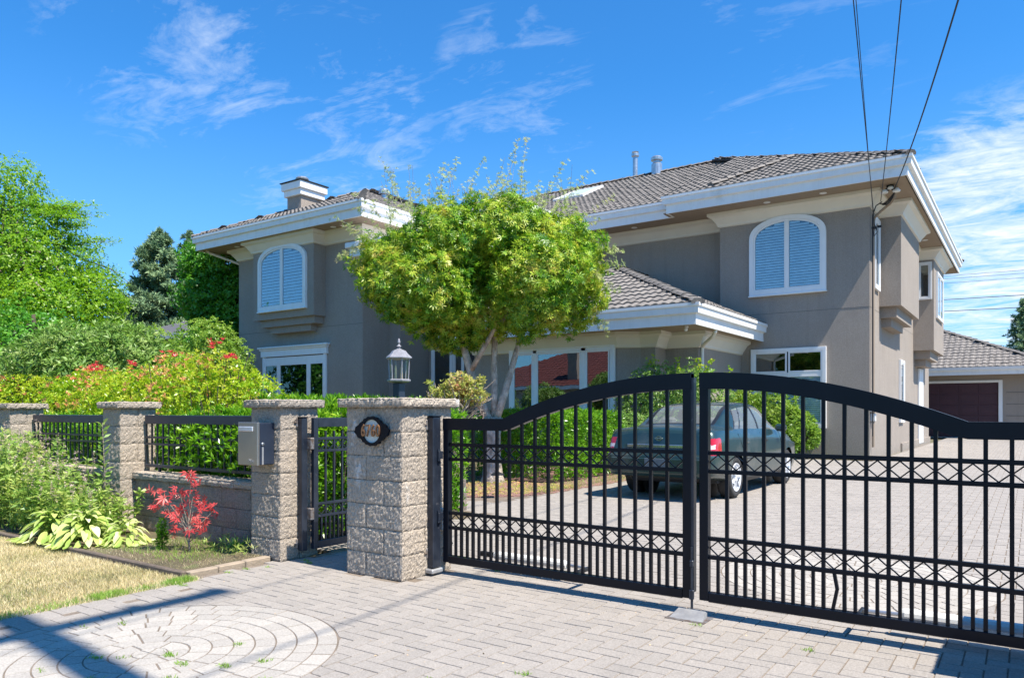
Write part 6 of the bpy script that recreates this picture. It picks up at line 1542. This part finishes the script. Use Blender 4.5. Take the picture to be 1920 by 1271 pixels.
# ---- hedge and shrubs behind the gate
T = treething('clipped_hedge', 'bright green clipped hedge behind the left gate leaf, right of the maple trunk', 'hedge', (-7.9, 12.2, 0))
P, A = samp_box(-8.4, -6.75, 11.0, 13.6, .06, 1.22, 5600, .06, 'xXyYZ', .55); leafobj('foliage', [rosettes(P, A, 6, .085, .24, .7, .3)], LF['hedge'], T)
T = treething('clipped_hedge', 'low yellow-green clipped hedge left of the maple trunk', 'hedge', (-9.3, 11.2, 0))
P, A = samp_box(-10.6, -8.5, 10.9, 12.2, .05, .78, 2600, .05, 'xXyYZ', .5); leafobj('foliage', [rosettes(P, A, 5, .06, .35, .8, .3)], LF['box'], T)
T = treething('clipped_hedge', 'green hedge under the picture window, mostly behind the maple trunk', 'hedge', (-10.5, 15.5, 0))
P, A = samp_box(-13, -8.6, 15.6, 16.6, .05, 1.05, 2600, .07, 'xXyYZ', .5); leafobj('foliage', [rosettes(P, A, 5, .10, .26, .8, .3)], LF['hedge'], T)
bush('box_ball', 'rounded pale box bush at the right end of the clipped hedge', (-7.0, 13.9, 0), [(-6.95, 14.1, .75, .55, .5, .48), (-6.8, 13.9, .45, .5, .5, .42)], 1500, 4, .055, .45, 1.0, 'box')
bush('tall_shrub', 'tall glossy shrub with yellow tips beside the porch, behind the car', (-7.2, 16.6, 0), [(-7.4, 16.8, 1.5, .75, .6, .9), (-6.6, 17.0, 1.5, .6, .6, .85), (-7.9, 16.7, 1.2, .55, .6, .8), (-6.1, 17.1, 1.35, .4, .4, .75), (-7.0, 16.4, .7, .9, .6, .6)], 3300, 5, .085, .36, .9, 'box', stems=20)
ty = np.array([(x+random.gauss(0, .05), y+random.gauss(0, .05), z+random.uniform(-.2, .1)) for (x, y, z) in ((-6.15, 16.9, 2.35), (-6.45, 16.9, 2.4), (-5.7, 17.0, 2.2), (-7.5, 16.7, 2.5), (-6.9, 16.8, 2.4), (-6.25, 16.8, 2.2)) for _ in range(14)])
leafobj('yellow_tips', [rosettes(ty, np.tile([0, 0, 1.], (len(ty), 1)), 6, .08, .32, .5, .25)], LF['pieris'], bpy.data.objects['tall_shrub'], kind='stuff')
bush('window_shrub', 'bright green arching shrub in front of the right ground floor window', (-5.3, 20.8, 0), [(-5.9, 20.8, 1.0, .75, .55, .7), (-5.25, 20.8, .8, .5, .5, .5), (-6.5, 20.7, 1.1, .6, .5, .7), (-4.95, 20.7, .6, .35, .4, .35), (-5.6, 20.5, .5, .7, .5, .45)], 2400, 6, .13, .28, .9, 'mound')
grass('bed_grass', 2600, (-6.6, -3.4, 20.75, 21.7), .10, LF['tuft'])
grass('island_grass', 2200, (-6.7, -6.05, 9.6, 13.4), .05, LF['tuft'])
P = np.c_[rng.uniform(-9, -6.1, 1500), rng.uniform(8.5, 10.8, 1500), np.full(1500, .03)]; P = P[[in_island(a, b, -.05) for a, b in P[:, :2]]]
leafobj('ground_cover', [rosettes(P, np.tile([0, 0, 1.], (len(P), 1)), 4, .035, .5, 1.2, .3)], LF['gnarl'], kind='stuff')
MBt = treething('tree', 'unseen', 'tree', (0, 0, 0)); bpy.data.objects.remove(MBt)
# backdrop greenery far behind, one mass
fb = [(x, 70+random.uniform(-6, 6), random.uniform(1, 3), 5, 4, random.uniform(2.5, 4.5)) for x in range(-90, -8, 5)]+[(x, random.uniform(92, 104), 2, 5, 4, random.uniform(3, 5.0)) for x in range(-12, 60, 5)]
P, A = samp_blobs(fb, 9000, .8, 1.05, .3, .7); leafobj('distant_greenery', [rosettes(P, A, 4, .7, .6, 1.1)], LF['dark'], kind='stuff')

# ---- plants in the front bed
T = treething('flowering_weeds', 'clump of tall leafy weeds with pale seed heads at the left edge of the bed', 'plant', (-8.6, 3.7, .03))
P = []; A = []; m = MB(); FP = []
for k in range(330):
    x = random.uniform(-10.9, -7.3); y = random.uniform(3.32, 3.95); h = random.uniform(.35, .72)+(.22 if x < -8.5 else 0)+(.1 if x < -9 else 0); lean_ = Vector((random.gauss(0, .08), random.gauss(-.03, .06), h))
    if x > -7.9: h *= .8; lean_ = lean_*.75
    a = Vector((x, y, .03)); b = a+lean_; m.tube([a, (a+b)/2+Vector((random.gauss(0, .02), 0, 0)), b], [.004, .003, .002], 3)
    for q in range(13): t = random.uniform(.1, 1.0); P.append(a.lerp(b, t)); A.append(Vector((random.gauss(0, .3), random.gauss(0, .3), .8)))
    if random.random() < .42:
        for q in range(16): FP.append(b+Vector((random.gauss(0, .008), random.gauss(0, .008), random.uniform(-.06, .13))))
m.build('stems', LF['tuft'], T, kind='stuff'); leafobj('foliage', [rosettes(np.array(P), np.array([tuple(a) for a in A]), 4, .075, .34, 1.1, .35, droop=.1)], LF['weed'], T)
FP = np.array(FP); leafobj('seed_heads', [rosettes(FP, np.tile([0, 0, 1.], (len(FP), 1)), 3, .018, .6, 1.0)], LF['flower'], T)
T = treething('tall_weed', 'single tall leafy weed standing against the middle block pillar', 'plant', (-7.55, 3.85, .03))
m = MB(); a = Vector((-7.72, 3.86, .03)); b = Vector((-7.66, 3.80, 1.14)); m.tube([a, (a+b)/2+Vector((.02, 0, 0)), b], [.009, .007, .004], 5); m.build('stem', M['barkgrey'], T)
base = None
for k in range(64):
    t = .12+.88*k/63; p = a.lerp(b, t); an = k*2.4; d = Vector((math.cos(an), math.sin(an), .35+.5*t)); L = .15*(1-.5*t)
    v, f, tt = rosettes(np.array([tuple(p)]), np.array([tuple(d)]), 1, L, .34, .12, .05, droop=.1); link_mesh('leaf', v, f, LF['weed'], T, tint=tt)
def hosta(x, y, s, n, label):
    T = treething('hosta', label, 'plant', (x, y, .03), 'pale hostas spilling over the bed edging')
    for k in range(n):
        a = k*2.399+random.gauss(0, .2); q = math.sqrt((k+1)/n); L = s*random.uniform(.10, .155)*(.75+.35*q); W = L*random.uniform(.20, .28); d = Vector((math.cos(a), math.sin(a), 0))
        st = Vector((x, y, .05))+d*(.24*s*q)+Vector((0, 0, .27*s*(1-q**1.6)+random.uniform(-.015, .02))); v = []; N_ = 5; sl = 1.0-1.75*q+random.gauss(0, .2)
        sd = Vector((-d.y, d.x, random.gauss(0, .3))).normalized()
        for i in range(N_+1):
            t = i/N_; c = st+d*(L*t)+Vector((0, 0, L*(sl*t-.55*t*t))); c.z = max(c.z, .04); w = W*math.sin(math.pi*min(.985, .06+t*.93))**.75
            v += [c+sd*w+Vector((0, 0, w*.3)), c, c-sd*w+Vector((0, 0, w*.3))]
        f = []
        for i in range(N_): f += [(3*i, 3*i+1, 3*i+4, 3*i+3), (3*i+1, 3*i+2, 3*i+5, 3*i+4)]
        link_mesh('leaf', v, f, LF['hosta'], T, tint=[random.random()]*len(f), smooth=True)
hosta(-7.20, 3.42, .98, 110, 'large cream-leaved hosta in the middle of the bed')
hosta(-7.72, 3.38, .98, 110, 'yellow-green hosta left of the cream-leaved one, hanging over the timber edging')
hosta(-6.88, 3.62, .72, 70, 'smaller hosta at the foot of the middle block pillar')
T = treething('red_maple_sapling', 'small red-leaved Japanese maple sapling in front of the low block wall', 'sapling', (-6.1, 3.75, .03))
m = MB(); a = Vector((-6.0, 3.72, .03)); nodes = []
def dd(r, z): return Vector((-6.1, 3.74, 0))+rt*r*.004714+Vector((0, 0, z))
for (r, z) in ((-45, .47), (-30, .52), (-10, .53), (10, .60), (22, .42), (48, .38), (-20, .38), (0, .34), (28, .26), (45, .24), (-58, .41), (-12, .22), (8, .45), (38, .32), (14, .68), (-35, .44), (2, .27)):
    e = dd(r, z); e.y += random.uniform(-.06, .06); mid = Vector((-6.05, 3.74, z*.45)); m.tube([a, mid, e], [.006, .004, .002], 4); nodes.append(e)
m.build('stems', M['barkgrey'], T)
for e in nodes:
    for q in range(7):
        p = e+Vector((random.gauss(0, .038), random.gauss(0, .035), random.gauss(0, .034))); v, f, tt = rosettes(np.array([tuple(p)]), np.array([[random.gauss(.2, .4), random.gauss(-.5, .4), .6]]), 1, random.uniform(.065, .095), .40, 1.1, .4, droop=.15, lobes=5)
        link_mesh('leaf', v, f, LF['redmaple'], T, tint=tt)
T = treething('dwarf_conifer', 'tiny bright green columnar conifer beside the red maple sapling', 'plant', (-6.35, 3.7, .03))
leaves_on(T, 'foliage', [(-6.33, 3.66, .12, .045, .045, .15), (-6.33, 3.66, .20, .03, .03, .12)], 260, 5, .028, .3, .5, 'hedge', lo=.2, inner=0)
m = MB(); m.tube([(-6.33, 3.66, .0), (-6.33, 3.66, .2)], .006, 5); m.build('stem', M['barkdark'], T)
grass('bed_weeds', 5200, (-6.9, -5.35, 3.27, 4.0), .04, LF['straw']); grass('bed_weeds', 1500, (-6.8, -5.6, 3.4, 4.1), .07, LF['tuft'])
P = np.c_[rng.uniform(-6.0, -5.4, 60), rng.uniform(3.8, 4.1, 60), rng.uniform(.03, .14, 60)]; leafobj('dry_stalks', [rosettes(P, np.tile([.1, -.2, 1.], (60, 1)), 5, .06, .15, .8)], LF['weed'], kind='stuff')
T = treething('weed_tuft', 'upright blade-leaved weed at the foot of the wall near the mailbox pillar', 'plant', (-5.72, 4.0, .03)); leafobj('foliage', [rosettes(np.array([[-5.72, 3.98, .03]]*8), np.tile([0, 0, 1.], (8, 1)), 3, .13, .16, .35)], LF['hedge'], T)

# safety: everything drawn smooth only where it should be
bpy.context.view_layer.update()
